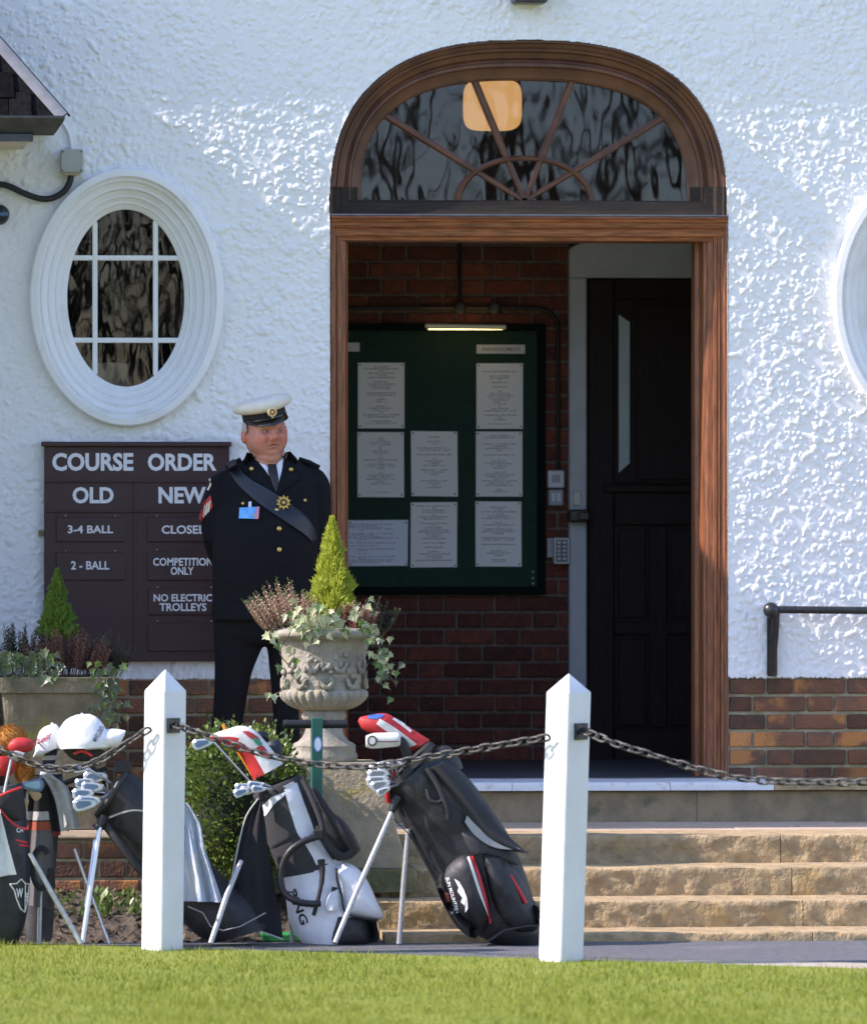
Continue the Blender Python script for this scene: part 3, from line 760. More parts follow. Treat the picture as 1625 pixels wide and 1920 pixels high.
# ------------------------------------------------------------------ things fixed to the walls
maroon = M('maroon_sign_paint', (.046,.015,.017), .5, (.037,.012,.014), 6, bump=.05, bscale=80)
letter_w = M('sign_lettering', (.72,.72,.74), .6)
def pbox(mb, x0, y0, x1, y1, ya, yb, ch=.003, mi=0, Yr=None):
    Yr = ya if Yr is None else Yr
    u, v = P(x0, y0, Yr), P(x1, y1, Yr); return mb.box((u.x, ya, v.z), (v.x, yb, u.z), mi, ch)
SY = -.045
sign = thing('course_board', 'maroon course order board with white lettering on the white wall', 'sign', (PX(258,SY), SY, PZ(1240,SY)))
q = MB(); pbox(q, 83,836,430,1240, SY, -.004); q.build('board', maroon, sign, 0)
q = MB(); pbox(q, 78,828,434,837, SY-.022, -.004); q.build('cornice', maroon, sign, 0)
for y in (901, 957):
    q = MB(); pbox(q, 83,y,430,y+4, SY-.008, SY-.0005, .002, Yr=SY); q.build('moulding', maroon, sign, 0)
q = MB(); pbox(q, 250.5,905.5,256,956.5, SY-.007, SY-.0005, .002, Yr=SY); pbox(q, 250.5,961.5,256,1239, SY-.007, SY-.0005, .002, Yr=SY); q.build('moulding', maroon, sign, 0)
plates = [((105,970,234,1016), [('3-4 BALL',(127,985,212,1000))]), ((105,1036,234,1088), [('2 - BALL',(133,1052,205,1068))]),
  ((276,970,414,1016), [('CLOSED',(303,985,389,1001))]), ((276,1034,414,1088), [('COMPETITION',(287,1046,399,1061)),('ONLY',(320,1063,363,1078))]),
  ((277,1104,414,1153), [('NO ELECTRIC',(288,1114,398,1128)),('TROLLEYS',(299,1131,387,1146))]), ((277,1168,414,1221), [])]
for bx, tx in plates:
    q = MB(); pbox(q, *bx, SY-.009, SY-.0005, .0025, Yr=SY); pl = q.build('name_plate', maroon, sign, 0)
    for t, b4 in tx: lettering('lettering', t, b4, SY-.009, letter_w, pl, .024, off=.0012)
    for hx in (bx[0]+18, bx[2]-18):
        q = MB(); q.ball(P(hx, bx[1]-3, SY-.003), .004, 8, 6); q.build('hook', M('brass_hook', (.4,.35,.25), .4, metal=.7) if 'bh' not in globals() else bh, pl, 40)
for t, b4, bo in (('COURSE',(98,849,250,883),.034),('ORDER',(277,850,406,883),.034),('OLD',(136,913,213,944),.034),('NEW',(297,913,386,944),.034)):
    lettering('lettering', t, b4, SY, letter_w, sign, bo, off=.0012)
q = MB(); pbox(q, 72,994,84,1005, -.02, -.012, .002); q.ball(P(76,1000,-.021), .004, 8, 6); q.build('fixing_lug', M('old_brass', (.22,.17,.09), .5, metal=.5), sign, 0)

# notice board in the porch
NY = YB-.03
green_baize = M('green_baize', (.012,.042,.026), .9, (.010,.034,.021), 30, bump=.2, bscale=300)
green_frame = M('dark_green_frame', (.004,.009,.007), .8, spec=.1)
nbd = thing('notice_board', 'dark green framed notice board on the porch brick wall', 'notice board', (PX(830,NY), NY, PZ(1112,NY,850)))
q = MB(); pbox(q, 560,618,1008,1102, NY+.004, NY+.028); q.build('baize_panel', green_baize, nbd, 0)
for bx in ((548,606,1022,620),(548,1101,1022,1115),(1007,620.3,1022,1100.7),(548,620.3,561,1100.7)):
    q = MB(); pbox(q, *bx, NY-.014, NY+.03, .006, Yr=NY); q.build('frame', green_frame, nbd, 0)
for (x, y) in ((999,1072),(999,1084),(999,1094)):
    q = MB(); q.ball(P(x, y, NY+.002), .004, 8, 6); q.build('screw', white_paint, nbd, 40)
def paper_mat(name, base=(.84,.82,.78), lines=1):
    """sheet with rows of unreadable small print"""
    m = bpy.data.materials.new(name); m.use_nodes = True; N = m.node_tree.nodes; L = m.node_tree.links; b = N['Principled BSDF']
    b.inputs['Roughness'].default_value = .7
    tc = N.new('ShaderNodeTexCoord'); sp = N.new('ShaderNodeSeparateXYZ'); L.new(tc.outputs['Generated'], sp.inputs[0])
    oi = N.new('ShaderNodeObjectInfo')
    def math_(op, a, b_=None):
        n = N.new('ShaderNodeMath'); n.operation = op
        for i, v in ((0, a), (1, b_)):
            if v is None: continue
            if isinstance(v, (int, float)): n.inputs[i].default_value = v
            else: L.new(v, n.inputs[i])
        return n.outputs[0]
    z = sp.outputs[2]; x = sp.outputs[0]
    row = math_('FLOOR', math_('MULTIPLY', z, 30)); fr = math_('FRACT', math_('MULTIPLY', z, 30))
    inrow = math_('LESS_THAN', fr, .42)
    cb = N.new('ShaderNodeCombineXYZ'); L.new(math_('ADD', row, math_('MULTIPLY', oi.outputs['Random'], 91)), cb.inputs[0])
    wn_ = N.new('ShaderNodeTexWhiteNoise'); wn_.noise_dimensions = '3D'; L.new(cb.outputs[0], wn_.inputs['Vector'])
    half = math_('MULTIPLY', math_('SUBTRACT', wn_.outputs['Value'], .25), .52)
    inx = math_('LESS_THAN', math_('ABSOLUTE', math_('SUBTRACT', x, .5)), half)
    cw = N.new('ShaderNodeCombineXYZ'); L.new(math_('MULTIPLY', x, 46), cw.inputs[0]); L.new(math_('MULTIPLY', row, 7.3), cw.inputs[1])
    nzz = N.new('ShaderNodeTexNoise'); nzz.inputs['Scale'].default_value = 1.0; L.new(cw.outputs[0], nzz.inputs['Vector'])
    word = math_('GREATER_THAN', nzz.outputs[0], .44)
    mg = math_('MULTIPLY', math_('GREATER_THAN', z, .07), math_('LESS_THAN', z, .96))
    f = math_('MULTIPLY', math_('MULTIPLY', math_('MULTIPLY', inrow, inx), math_('MULTIPLY', word, mg)), .75)
    mx = N.new('ShaderNodeMix'); mx.data_type = 'RGBA'; L.new(f, mx.inputs[0]); mx.inputs[6].default_value = (*base, 1); mx.inputs[7].default_value = (.10,.10,.11,1)
    L.new(mx.outputs[2], b.inputs['Base Color']); return m
pap = paper_mat('printed_sheet'); pap2 = paper_mat('printed_chart', (.74,.78,.86))
sheets = [((671,680,758,803),'typed white sheet at the top left of the notice board',pap),((670,810,757,932),'typed white sheet second from top in the left column of the notice board',pap),
 ((653,976,765,1062),'wide bluish chart sheet at the lower left of the notice board',pap2),((770,808,857,930),'typed sheet pinned at four corners in the middle column, upper one',pap),
 ((770,942,857,1064),'typed sheet in the middle column of the notice board, lower one',pap),((893,681,980,804),'typed white sheet below the announcements label',pap),
 ((892,809,979,931),'typed white sheet second from top in the right column of the notice board',pap),((891,940,977,1062),'typed white sheet at the lower right of the notice board',pap)]
pin = M('pin_dark', (.02,.03,.03), .4)
for bx, lb, m_ in sheets:
    n_x, n_z = 6, 8; q = MB(); rows = []
    x0, x1 = bx[0]-(60 if bx[0] == 653 else 0), bx[2]; cv = random.uniform(.001,.004); sk = random.uniform(-1.2,1.2)
    for j in range(n_z+1):
        row = []
        for i in range(n_x+1):
            u, v = i/n_x, j/n_z
            w = P(x0+(x1-x0)*u+sk*v, bx[1]+(bx[3]-bx[1])*v+sk*u, NY+.0015); w.y -= cv*(abs(u-.5)*2)**2*abs(v-.4); row.append(w)
        rows.append(row)
    q.grid(rows); r_ = tag(q.build('notice_sheet', m_, None, 60, fixn=False), lb, 'paper', 'sheets on the notice board')
    for (cx, cy) in ((4,4),(-4,4),(4,-4),(-4,-4)):
        p_ = MB(); p_.ball(P((bx[0] if cx > 0 else x1)+cx, (bx[1] if cy > 0 else bx[3])+cy, NY-.002), .004, 8, 6); p_.build('pin', pin, r_, 40)
def label_strip(bx, txt, lb):
    q = MB(); pbox(q, *bx, NY-.002, NY+.003, .001, Yr=NY); r_ = tag(q.build('board_label', M('label_white', (.6,.58,.55), .5), None, 0), lb, 'label')
    if txt: lettering('lettering', txt, (bx[0]+10,bx[1]+5,bx[2]-9,bx[3]-5), NY-.002, M('label_ink', (.12,.12,.12), .6), r_, .01, off=.0008)
label_strip((893,646,984,663), 'ANNOUNCEMENTS', 'white strip label reading ANNOUNCEMENTS on the notice board')
label_strip((590,642,674,659), None, 'blank end of a white strip label at the left of the notice board')
# conduits and light over the board
cond = M('dark_conduit', (.018,.015,.013), .4)
cd_t = thing('electrical_conduit', 'dark conduit pipes running over the porch bricks above the notice board', 'pipe', P(862,577,YB-.02))
q = MB(); q.tube([P(862,400,YB-.025), P(862,572,YB-.025)], .009, 8); q.build('pipe', cond, cd_t, 40)
q = MB(); q.tube([P(*p, YB-.025) for p in ((560,577),(800,577),(858,577))], .0095, 8); q.build('pipe', cond, cd_t, 40)
q = MB(); q.tube([P(*p, YB-.025) for p in spl([(866,577),(990,577),(1015,579),(1034,588),(1044,605),(1046,630),(1046,880)], 5)], .0095, 8); q.build('pipe', cond, cd_t, 40)
for x in (862, 928):
    q = MB(); c_ = P(x,577,YB-.03); q.tube([c_+Vector((0,.03,0)), c_+Vector((0,-.01,0)), c_+Vector((0,-.015,0))], [.03,.03,.022], 16); q.tube([c_+Vector((0,-.015,0)), c_+Vector((0,-.02,0))], [.012,.012], 10); q.build('junction_box', cond, cd_t, 40)
brass = M('brass', (.62,.48,.22), .25, metal=.9)
plt = thing('picture_light', 'brass strip light mounted over the notice board', 'light', P(873,613,YB-.1))
q = MB(); q.tube([P(797,611,YB-.16), P(948,613,YB-.16)], .011, 12); q.build('lamp_shade', M('satin_brass', (.75,.70,.50), .35, metal=.3), plt, 40)
q = MB(); q.tube([P(*p) for p in ((873,572,YB-.03),(873,573,YB-.10),(872,585,YB-.15),(872,605,YB-.16))], .004, 8); q.build('arm', brass, plt, 40)
q = MB(); q.box(tuple(P(803,616.5,YB-.155)), tuple(P(942,618,YB-.145)), ch=0); q.build('bulb', emis('strip_bulb', (1,.80,.35), 2.2), plt, 0)
# switches and keypad
plastic_w = M('white_plastic', (.60,.62,.66), .35); plastic_g = M('grey_plastic', (.30,.33,.35), .35)
t_ = thing('light_switch', 'white square switch box on the porch bricks under the conduit', 'switch', P(1042,915,YB-.01))
q = MB(); pbox(q, 1027,882,1058,915, YB-.05, YB-.011, .006); q.build('casing', plastic_w, t_, 0); q = MB(); pbox(q, 1034,890,1050,905, YB-.053, YB-.0505, .002); q.build('rocker', plastic_g, t_, 0)
t_ = thing('socket_box', 'translucent grey socket box below the white switch in the porch', 'switch', P(1041,948,YB-.01))
q = MB(); pbox(q, 1028,918,1056,948, YB-.045, YB-.011, .004); q.build('casing', plastic_g, t_, 0)
for x in (1034,1044):
    q = MB(); pbox(q, x,924,x+7,940, YB-.049, YB-.0455, .002); q.build('rocker', plastic_w, t_, 0)
t_ = thing('door_keypad', 'grey metal entry keypad beside the inner door frame', 'keypad', P(1050,1057,YB-.03))
q = MB(); pbox(q, 1038,1008,1068,1058, YB-.085, YB-.011, .004); q.build('casing', M('keypad_silver', (.42,.45,.48), .35, metal=.3), t_, 0)
q = MB(); pbox(q, 1042,1012,1064,1054, YB-.087, YB-.0855, .001); q.build('face_plate', M('keypad_dark', (.10,.11,.13), .4), t_, 0)
kb = M('key_button', (.55,.57,.58), .35)
for i in range(2):
    for j in range(5):
        q = MB(); pbox(q, 1045+i*10, 1015+j*7.6, 1051+i*10, 1019.5+j*7.6, YB-.091, YB-.0875, .0015); q.build('key', kb, t_, 0)
t_ = thing('grille_strip', 'three narrow pale vertical strips beside the keypad', 'grille', P(1031,1046,YB-.02))
for x in (1026.5,1030.5,1034.5):
    q = MB(); pbox(q, x,1009,x+2.6,1045, YB-.04, YB-.008, .001); q.build('slat', plastic_w, t_, 0)
# pendant lamp behind the fanlight
LY = 1.0
lp = thing('pendant_lamp', 'lit square globe lamp hanging behind the fanlight', 'lamp', P(923,150,LY))
q = MB(); c_ = P(923,197,LY); hw = 54/PPM(LY); hh = 47/PPM(LY); rows = []
for i in range(17):
    a = -math.pi/2+math.pi*i/16; ca, sa = math.cos(a), math.sin(a); r_ = hw*abs(ca)**.38; z = hh*math.copysign(abs(sa)**.5, sa)
    rows.append([c_+Vector((r_*math.copysign(abs(math.cos(t))**.6, math.cos(t)), r_*math.copysign(abs(math.sin(t))**.6, math.sin(t)), z)) for t in [2*math.pi*k/32 for k in range(32)]])
q.grid(rows, 0, True); q.build('globe', emis('lamp_globe', (1,.55,.17), .40, (.5,.38,.2)), lp, 60)
q = MB(); q.tube([c_+Vector((0,0,hh-.005)), Vector((c_.x, c_.y, pz1))], .008, 8); q.tube([c_+Vector((0,0,hh-.01)), c_+Vector((0,0,hh+.02))], .05, 16); q.build('stem', cond, lp, 40)
# handrail on the right
hr = thing('handrail', 'black iron handrail with ball end fixed to the white wall', 'handrail', P(1449,1268,-.02))
HY = -.12
q = MB(); b_ = P(1445,1144,HY); q.ball(b_, 15/PPM(HY), 20, 14); q.build('ball_end', black_metal, hr, 60)
q = MB(); q.tube([P(1450,1143,HY), P(1640,1145,HY), P(1800,1146,HY)], 7.2/PPM(HY), 12); q.build('rail', black_metal, hr, 60)
q = MB(); a_, b2 = P(1453,1146,HY), P(1447,1268,-.012)
pth = [P(1455,1150,HY), P(1452,1190,-.08), P(1449,1225,-.04), P(1448,1268,-.02)]
q.tube(pth, [.016,.018,.018,.019], 6, flat=.5); pbox(q, 1438,1135,1457,1268, -.022, -.004, .004); q.build('bracket', black_metal, hr, 30)
# junction box, cables, camera on the left wall
jb = thing('junction_box', 'small grey square junction box above the left oval window', 'box', P(134,323,-.05))
q = MB(); pbox(q, 114,279,156,323, -.075, -.006, .004); q.build('casing', M('grey_box', (.36,.37,.32), .5, (.32,.33,.29), 8), jb, 0)
q = MB(); pbox(q, 118,322,150,328, -.06, -.01, .003); q.build('base_lip', M('beige_lip', (.4,.35,.24), .6), jb, 0)
for x, y in ((118,284),(152,283),(117,319),(152,319)):
    q = MB(); q.ball(P(x, y, -.0755), .0035, 8, 6); q.build('screw', cond, jb, 40)
cb1 = thing('black_cable', 'thick black cable looping from the grey junction box to the left', 'cable', P(134,330,-.03))
q = MB(); tpx(q, [(*p, 0) for p in spl([(133,322),(131,340),(120,358),(98,371),(75,372),(45,362),(20,350),(0,345),(-40,343)], 5)], 6.0, -.03, 10); q.build('cable', M('cable_rubber', (.012,.012,.012), .5), cb1, 60)
cb2 = thing('white_cable', 'thin pale cable running from the gutter down to the grey junction box', 'cable', P(134,240,-.02))
q = MB(); tpx(q, spl([(112,222),(122,235),(130,250),(133,265),(134,279)], 5), 3.4, -.012, 8); q.build('cable', white_paint, cb2, 60)
cm = thing('dome_lamp', 'dark round wall lamp cut by the left edge of the picture', 'lamp', P(0,402,-.03))
q = MB(); c_ = P(-1,402,-.05); q.tube([c_+Vector((0,.05,0)), c_+Vector((0,0,0)), c_+Vector((0,-.02,0)), c_+Vector((0,-.03,0))], [.042,.042,.032,.012], 20); q.build('housing', black_metal, cm, 40)
q = MB(); q.box(tuple(P(-12,397,-.086)), tuple(P(15,405,-.07)), ch=.002); q.build('lens_band', M('blue_glassy', (.05,.12,.25), .1), cm, 0)
# lantern above the door, just above the picture
la = thing('wall_lantern', 'dark bracket lamp over the arch, its foot at the top edge', 'lamp', P(997,0,-.01))
q = MB(); u_, v_ = P(966,-60,-.2), P(1030,2,-.2); q.box((u_.x, -.135, v_.z), (v_.x, -.002, v_.z+.05), ch=.008); q.build('bracket', gutter_m, la, 0)
q = MB(); q.box((u_.x+.01, -.13, v_.z+.051), (v_.x-.01, -.02, v_.z+.12), ch=.02); q.build('lantern_body', gutter_m, la, 0)

# ------------------------------------------------------------------ the doorman
MY = -.60
navy = M('navy_serge', (.0035,.004,.006), .9, (.005,.0055,.008), 40, bump=.15, bscale=500, spec=.25)
navy2 = M('navy_trouser', (.003,.0034,.005), .9, (.0045,.005,.007), 40, bump=.1, bscale=500, spec=.25)
def fuse(mb, vox, smooth=6, name='fused'):
    me = mb.mesh(name); o = bpy.data.objects.new(name, me); col.objects.link(o)
    r = o.modifiers.new('r', 'REMESH'); r.mode = 'VOXEL'; r.voxel_size = vox
    s = o.modifiers.new('s', 'SMOOTH'); s.iterations = smooth; s.factor = .5
    dg = bpy.context.evaluated_depsgraph_get(); m2 = bpy.data.meshes.new_from_object(o.evaluated_get(dg))
    out = MB(); out.add([tuple(v.co) for v in m2.vertices], [list(p.vertices) for p in m2.polygons])
    bpy.data.objects.remove(o); bpy.data.meshes.remove(me); bpy.data.meshes.remove(m2); return out
man = thing('person', 'man in navy uniform and white peaked cap standing in front of the maroon board', 'person', (PX(490,MY), MY, TERR))
# trousers
tr_ = MB()
tr_.loft([(400,1120,590,1120,.62),(399,1160,588,1160,.62),(400,1190,575,1192,.62),(404,1205,545,1210,.6)], MY, .62)
tr_.loft(spl([(400,1170,500,1170,.8),(401,1215,494,1208,.85),(402,1260,473,1260,.95),(400,1320,461,1320,1),(396,1370,455,1370,1),(394,1440,456,1440,1),(393,1520,460,1520,1)],3), MY, .9)
tr_.loft(spl([(492,1160,580,1160,.8),(499,1200,572,1200,.85),(503,1240,562,1240,.95),(508,1290,560,1290,1),(513,1370,562,1370,1),(514,1440,566,1440,1),(514,1520,570,1520,1)],3), MY, .9)
trf = fuse(tr_, .010); trf.build('trousers', navy2, man, 180)
shoe = M('black_shoe', (.01,.01,.01), .2)
for (a, b) in ((398,455),(516,568)):
    q = MB(); zf = TERR
    xm_ = (PX(a,MY)+PX(b,MY))/2
    for i in range(1): pass
    rows = []
    for j in range(9):
        t = j/8; y = MY+.09-.29*t; w = .045*(1-.35*(abs(t-.4)*1.6)**2); h = (.10 if t < .45 else .10-.055*(t-.45)/.55)*(1 if t < .9 else .7)
        rows.append([Vector((xm_+w*math.cos(2*math.pi*k/14)*(1 if t < .95 else .6), y, max(zf+.002, zf+h*.5+h*.5*math.sin(2*math.pi*k/14)))) for k in range(14)])
    q.grid(rows, 0, True); n = 14; q.f.append(list(range(n))); q.m.append(0); q.f.append([8*n+k for k in range(n)]); q.m.append(0); q.build('shoe', shoe, man, 60)
# jacket: torso, sleeves bent behind the back
jk = MB()
jk.loft(spl([(395,1163,592,1163,.68,-.01),(397,1120,590,1120,.70,-.02),(398,1060,592,1060,.74,-.03),(402,1000,594,1000,.72,-.03),(408,950,596,950,.66,-.02),(412,915,596,912,.58,-.01),(420,892,590,888,.50),(440,872,568,868,.45),(462,858,545,854,.48)],3), MY, .6, 28)
jk.loft(spl([(398,892,440,872,.9),(386,915,440,915,1.0),(378,955,437,955,1.0),(376,985,432,985,1.0,.01),(383,1025,432,1025,1,.03),(397,1062,440,1062,1,.07),(404,1098,446,1098,1,.13),(425,1130,465,1135,1,.20)],4), MY+.02, 1.0, 20)
jk.loft(spl([(575,866,606,884,.9),(566,908,618,905,1.0),(568,950,621,950,1.0),(570,1000,620,1000,1.0,.01),(566,1040,614,1040,1,.03),(560,1085,606,1085,1,.08),(545,1120,588,1120,1,.14),(520,1145,560,1140,1,.20)],4), MY+.02, 1.0, 20)
jf = fuse(jk, .009, 5)
# soft folds in the cloth
vv = []
for v in jf.v:
    p = Vector(v); a = .0035*noise.noise(Vector((p.x*9, p.y*9, p.z*22+p.x*14)))+.0015*noise.noise(p*34)
    vv.append((p.x, p.y-a*1.2, p.z))
jf.v = vv
jbv = jf.bvh(); jf.build('jacket', navy, man, 180)
gold = M('gilt_metal', (.75,.52,.18), .3, (.6,.38,.12), 60, metal=.75); gold_d = M('dark_enamel', (.05,.02,.02), .3)
# lapels
for pl in ([(464,848),(474,850),(497,880),(515,908),(518,930),(508,925),(486,903),(464,898),(470,888),(458,884),(456,866)], [(545,846),(536,848),(530,880),(522,908),(518,930),(534,918),(552,904),(566,898),(560,888),(568,882),(562,864)]):
    q = MB(); drape(q, jbv, pl, MY-.12, .007, .003, .014, 4, 0, 3); q.build('lapel', navy, man, 60)
q = MB(); drape(q, jbv, [(474,852),(492,868),(506,878),(526,868),(540,849),(534,880),(521,912),(517,922),(508,905),(490,877)], MY-.12, .004, .0, .012, 5, 0, 3); q.build('shirt', M('white_shirt', (.72,.73,.80), .7), man, 60)
q = MB(); drape(q, jbv, [(504,870),(519,870),(521,884),(523,905),(518,924),(509,905),(503,884)], MY-.12, .012, .006, .014, 4, 0, 3); q.build('tie', M('black_tie', (.012,.012,.016), .6), man, 60)
sash_m = M('navy_leather_sash', (.010,.015,.024), .5, (.007,.011,.018), 12, bump=.1, bscale=90)
q = MB(); strip(q, jbv, spl([(438,860),(462,893),(500,916),(540,942),(570,965),(590,990),(596,1010)],4), spl([(424,868),(440,900),(468,930),(510,962),(545,985),(570,1002),(585,1016)],4), MY-.1, .011, .012, 6, 40); q.build('sash', sash_m, man, 60)
def disc(name, px, py, r, m, off=.006, bv=jbv, Y=None, parent=man, dome=.5):
    c = P(px, py, (Y or MY)-.1); c.y = hit(bv, c, c.y)-off; q = MB(); k = r/PPM(MY)
    q.tube([c+Vector((0,off,0)), c, c+Vector((0,-k*dome*.6,0)), c+Vector((0,-k*dome,0))], [k,k,k*.75,k*.25], 14); return q.build(name, m, parent, 50)
for x, y in ((517,957),(521,991),(521,1030)): disc('button', x, y, 4.6, gold)
for x, y in ((455,944),(572,938)): disc('button', x, y, 3.2, gold)
for x, y in ((472,879),(546,880)): disc('collar_badge', x, y, 4.0, gold, .02)
c_ = P(530,942,MY-.1); c_.y = hit(jbv, c_, c_.y)-.026; q = MB(); k = 15/PPM(MY)
q.prism([(c_.x+k*(1 if i % 2 == 0 else .68)*math.sin(2*math.pi*i/20), c_.z+k*(1 if i % 2 == 0 else .68)*math.cos(2*math.pi*i/20)) for i in range(20)], c_.y, c_.y+.02, 0, .004); sb = q.build('star_badge', gold, man, 0)
q = MB(); q.tube([c_+Vector((0,.002,0)), c_+Vector((0,-.004,0))], [k*.48,k*.45], 16); q.build('centre_disc', gold_d, sb, 0)
q = MB(); q.tube([c_+Vector((0,-.003,0)), c_+Vector((0,-.007,0))], [k*.26,k*.15], 10); q.build('centre_boss', gold, sb, 0)
# identity card
q = MB(); drape(q, jbv, [(451,952),(488,950),(485,973),(449,972)], MY-.2, .012, 0, .003, 2, 0, 3); ic = q.build('identity_card', M('card_blue', (.08,.33,.72), .3, (.14,.45,.85), 40), man, 0)
q = MB(); drape(q, jbv, [(482,951),(488,950),(485,973),(479.5,973)], MY-.2, .014, 0, .001, 2, 0, 3); q.build('card_edge', M('card_pink', (.7,.25,.30), .3), ic, 0)
q = MB(); drape(q, jbv, [(468,941),(473,940),(473,951),(467,951)], MY-.2, .014, 0, .003, 2, 0, 2); q.build('clip', M('clip_clear', (.6,.65,.75), .2), ic, 0)
q = MB(); drape(q, jbv, [(475,962),(480,962),(479,970),(474,970)], MY-.2, .0145, 0, .001, 2, 0, 2); q.build('card_print', M('card_grey', (.35,.30,.38), .5), ic, 0)
# chevrons and shoulder flash on the sleeve
red = M('red_braid', (.45,.03,.02), .7); cream = M('cream_braid', (.65,.58,.48), .7)
q = MB(); drape(q, jbv, [(395,928),(399,950),(378,978),(374,972),(381,945)], MY-.05, .004, 0, .006, 3, 0, 3); cv_ = q.build('chevrons', red, man, 0)
for k2 in range(3):
    o_ = k2*5.2
    q = MB(); drape(q, jbv, [(383+o_*.9,948-o_*.7+0),(386+o_*.9,946-o_*.8),(383.5+o_*.85,969-o_*.9),(380+o_*.85,971-o_*.9)], MY-.05, .007, 0, .003, 2, 0, 3); q.build('stripe', cream, cv_, 0)
q = MB(); strip(q, jbv, [(391,898),(394,908),(389,918)], [(394,897),(397.5,908),(391.5,920)], MY-.05, .004, .004, 2, 8); q.build('shoulder_flash', cream, man, 0)
# epaulettes
for a, b in (((424,862),(452,852)),((560,852),(598,866))):
    q = MB(); pa, pb = P(*a, MY), P(*b, MY); 
    for pp in (pa, pb):
        r_ = jbv.ray_cast(Vector((pp.x, MY, 3)), Vector((0,0,-1)))
        if r_[0] is not None: pp.z = r_[0].z+.004
    q.tube([pa, (pa+pb)/2+Vector((0,0,.003)), pb], [.012,.013,.012], 10, flat=1.6); q.v = [(x, MY+(y-MY)*1, z) for x, y, z in q.v]; q.build('epaulette', navy, man, 60)

# head and body under the clothes, one surface
HC = P(498, 811, MY-.015)                # centre of the head
def head_pts():
    rows = []; NS, NR = 72, 56
    for i in range(NR+1):
        th = math.pi*i/NR; th = min(max(th,.03),math.pi-.03); row = []
        for k in range(NS):
            ph = 2*math.pi*k/NS
            d = Vector((math.sin(th)*math.sin(ph), -math.sin(th)*math.cos(ph), -math.cos(th)))   # ph=0 faces -y
            rx_, ry_, rz_ = .080, .099, .118
            x, y, z = d.x*rx_, d.y*ry_, d.z*rz_
            if z < 0:                                   # heavy jaw and jowls
                f = min(1, -z/.118); x *= 1+.13*math.sin(min(1,f*1.15)*math.pi); y *= 1+.02*f
                if d.y < 0: y *= 1-.04*f
            g = lambda cx, cz, sx, sz: math.exp(-((x-cx)/sx)**2-((z-cz)/sz)**2) if d.y < .15 else 0
            dy = 0
            dy -= .016*g(0,.022,.045,.010)             # brow
            dy += .016*g(-.031,.002,.017,.011)+.016*g(.031,.002,.017,.011)   # sockets
            dy += .003*g(0,.006,.010,.010)
            dy -= .014*g(0,-.006,.0085,.022)+.026*g(0,-.026,.014,.013)+.007*g(-.014,-.030,.008,.008)+.007*g(.014,-.030,.008,.008)
            dy -= .007*g(-.040,-.026,.022,.020)+.007*g(.040,-.026,.022,.020)   # cheeks
            dy += .010*g(-.030,-.040,.006,.016)+.010*g(.030,-.040,.006,.016)   # folds
            dy -= .006*g(0,-.050,.022,.010); dy += .011*(math.exp(-(x/.028)**2-((z+.0545+6.5*x*x)/.0032)**2) if d.y < .15 else 0); dy -= .006*g(0,-.064,.018,.006)
            dy += .004*g(0,-.076,.025,.006); dy -= .010*g(0,-.094,.026,.016)
            dy -= .006*g(-.031,-.012,.014,.005)+.006*g(.031,-.012,.014,.005)   # eye bags
            row.append(Vector((x, y+dy, z)))
        rows.append(row)
    return rows
HROT = Matrix.Rotation(R(17),4,'Z') @ Matrix.Rotation(R(-3),4,'X') @ Matrix.Rotation(R(-4),4,'Y')
def hw_(v): return HC+(HROT @ Vector(v))
hb = MB(); hb.grid([[hw_(p) for p in r] for r in head_pts()], 0, True); n_ = 72
hb.f.append(list(range(n_))); hb.m.append(0); hb.f.append([56*n_+k for k in range(n_)]); hb.m.append(0)
for sx in (-1,1): hb.ball(hw_((sx*.089,.018,-.006)), (.012,.020,.033), 14, 10)
hb.tube([HC+Vector((.004,.012,-.03)), HC+Vector((.006,.020,-.12)), HC+Vector((.002,.04,-.20))], [.068,.076,.080], 20)
hb.ball(HC+Vector((.014,-.022,-.100)), (.052,.044,.032), 18, 12)       # double chin
hb.loft([(440,880,570,880,.5),(425,920,585,920,.55),(430,1000,575,1000,.6),(425,1100,575,1100,.6),(420,1160,570,1160,.55)], MY, .55)
hb.tube([P(425,900,MY+.02),P(407,975,MY+.03),P(412,1035,MY+.06),P(440,1125,MY+.2),P(475,1150,MY+.27)], [.05,.045,.04,.035,.03], 14)
hb.tube([P(585,895,MY+.02),P(594,980,MY+.03),P(590,1050,MY+.05),P(545,1132,MY+.2),P(505,1150,MY+.27)], [.05,.045,.04,.035,.03], 14)
for xx_ in (478,502):                                                     # clasped hands behind the back
    hb.ball(P(xx_,1152,MY+.275), (.04,.022,.05), 14, 10)
    for f_ in range(4): hb.tube([P(xx_,1160+f_*6,MY+.29), P(490,1166+f_*6,MY+.31), P(490-(xx_-490)*1.2,1164+f_*6,MY+.305)], [.011,.010,.008], 8)
    hb.tube([P(xx_,1145,MY+.28), P(490,1140,MY+.3), P(490-(xx_-490)*.6,1138,MY+.305)], [.012,.011,.009], 8)
hb.tube([P(455,1150,MY), P(447,1205,MY), P(437,1260,MY), P(430,1320,MY), P(425,1440,MY), P(426,1535,MY)], [.07,.06,.05,.045,.042,.036], 14)
hb.tube([P(532,1150,MY), P(535,1200,MY), P(532,1240,MY), P(534,1290,MY), P(538,1400,MY), P(542,1535,MY)], [.07,.05,.045,.04,.038,.036], 14)
hf = fuse(hb, .0042, 1)
skin = bpy.data.materials.new('skin'); skin.use_nodes = True; sn = skin.node_tree; sb_ = sn.nodes['Principled BSDF']
at_ = sn.nodes.new('ShaderNodeAttribute'); at_.attribute_name = 'tone'; sn.links.new(at_.outputs['Color'], sb_.inputs['Base Color'])
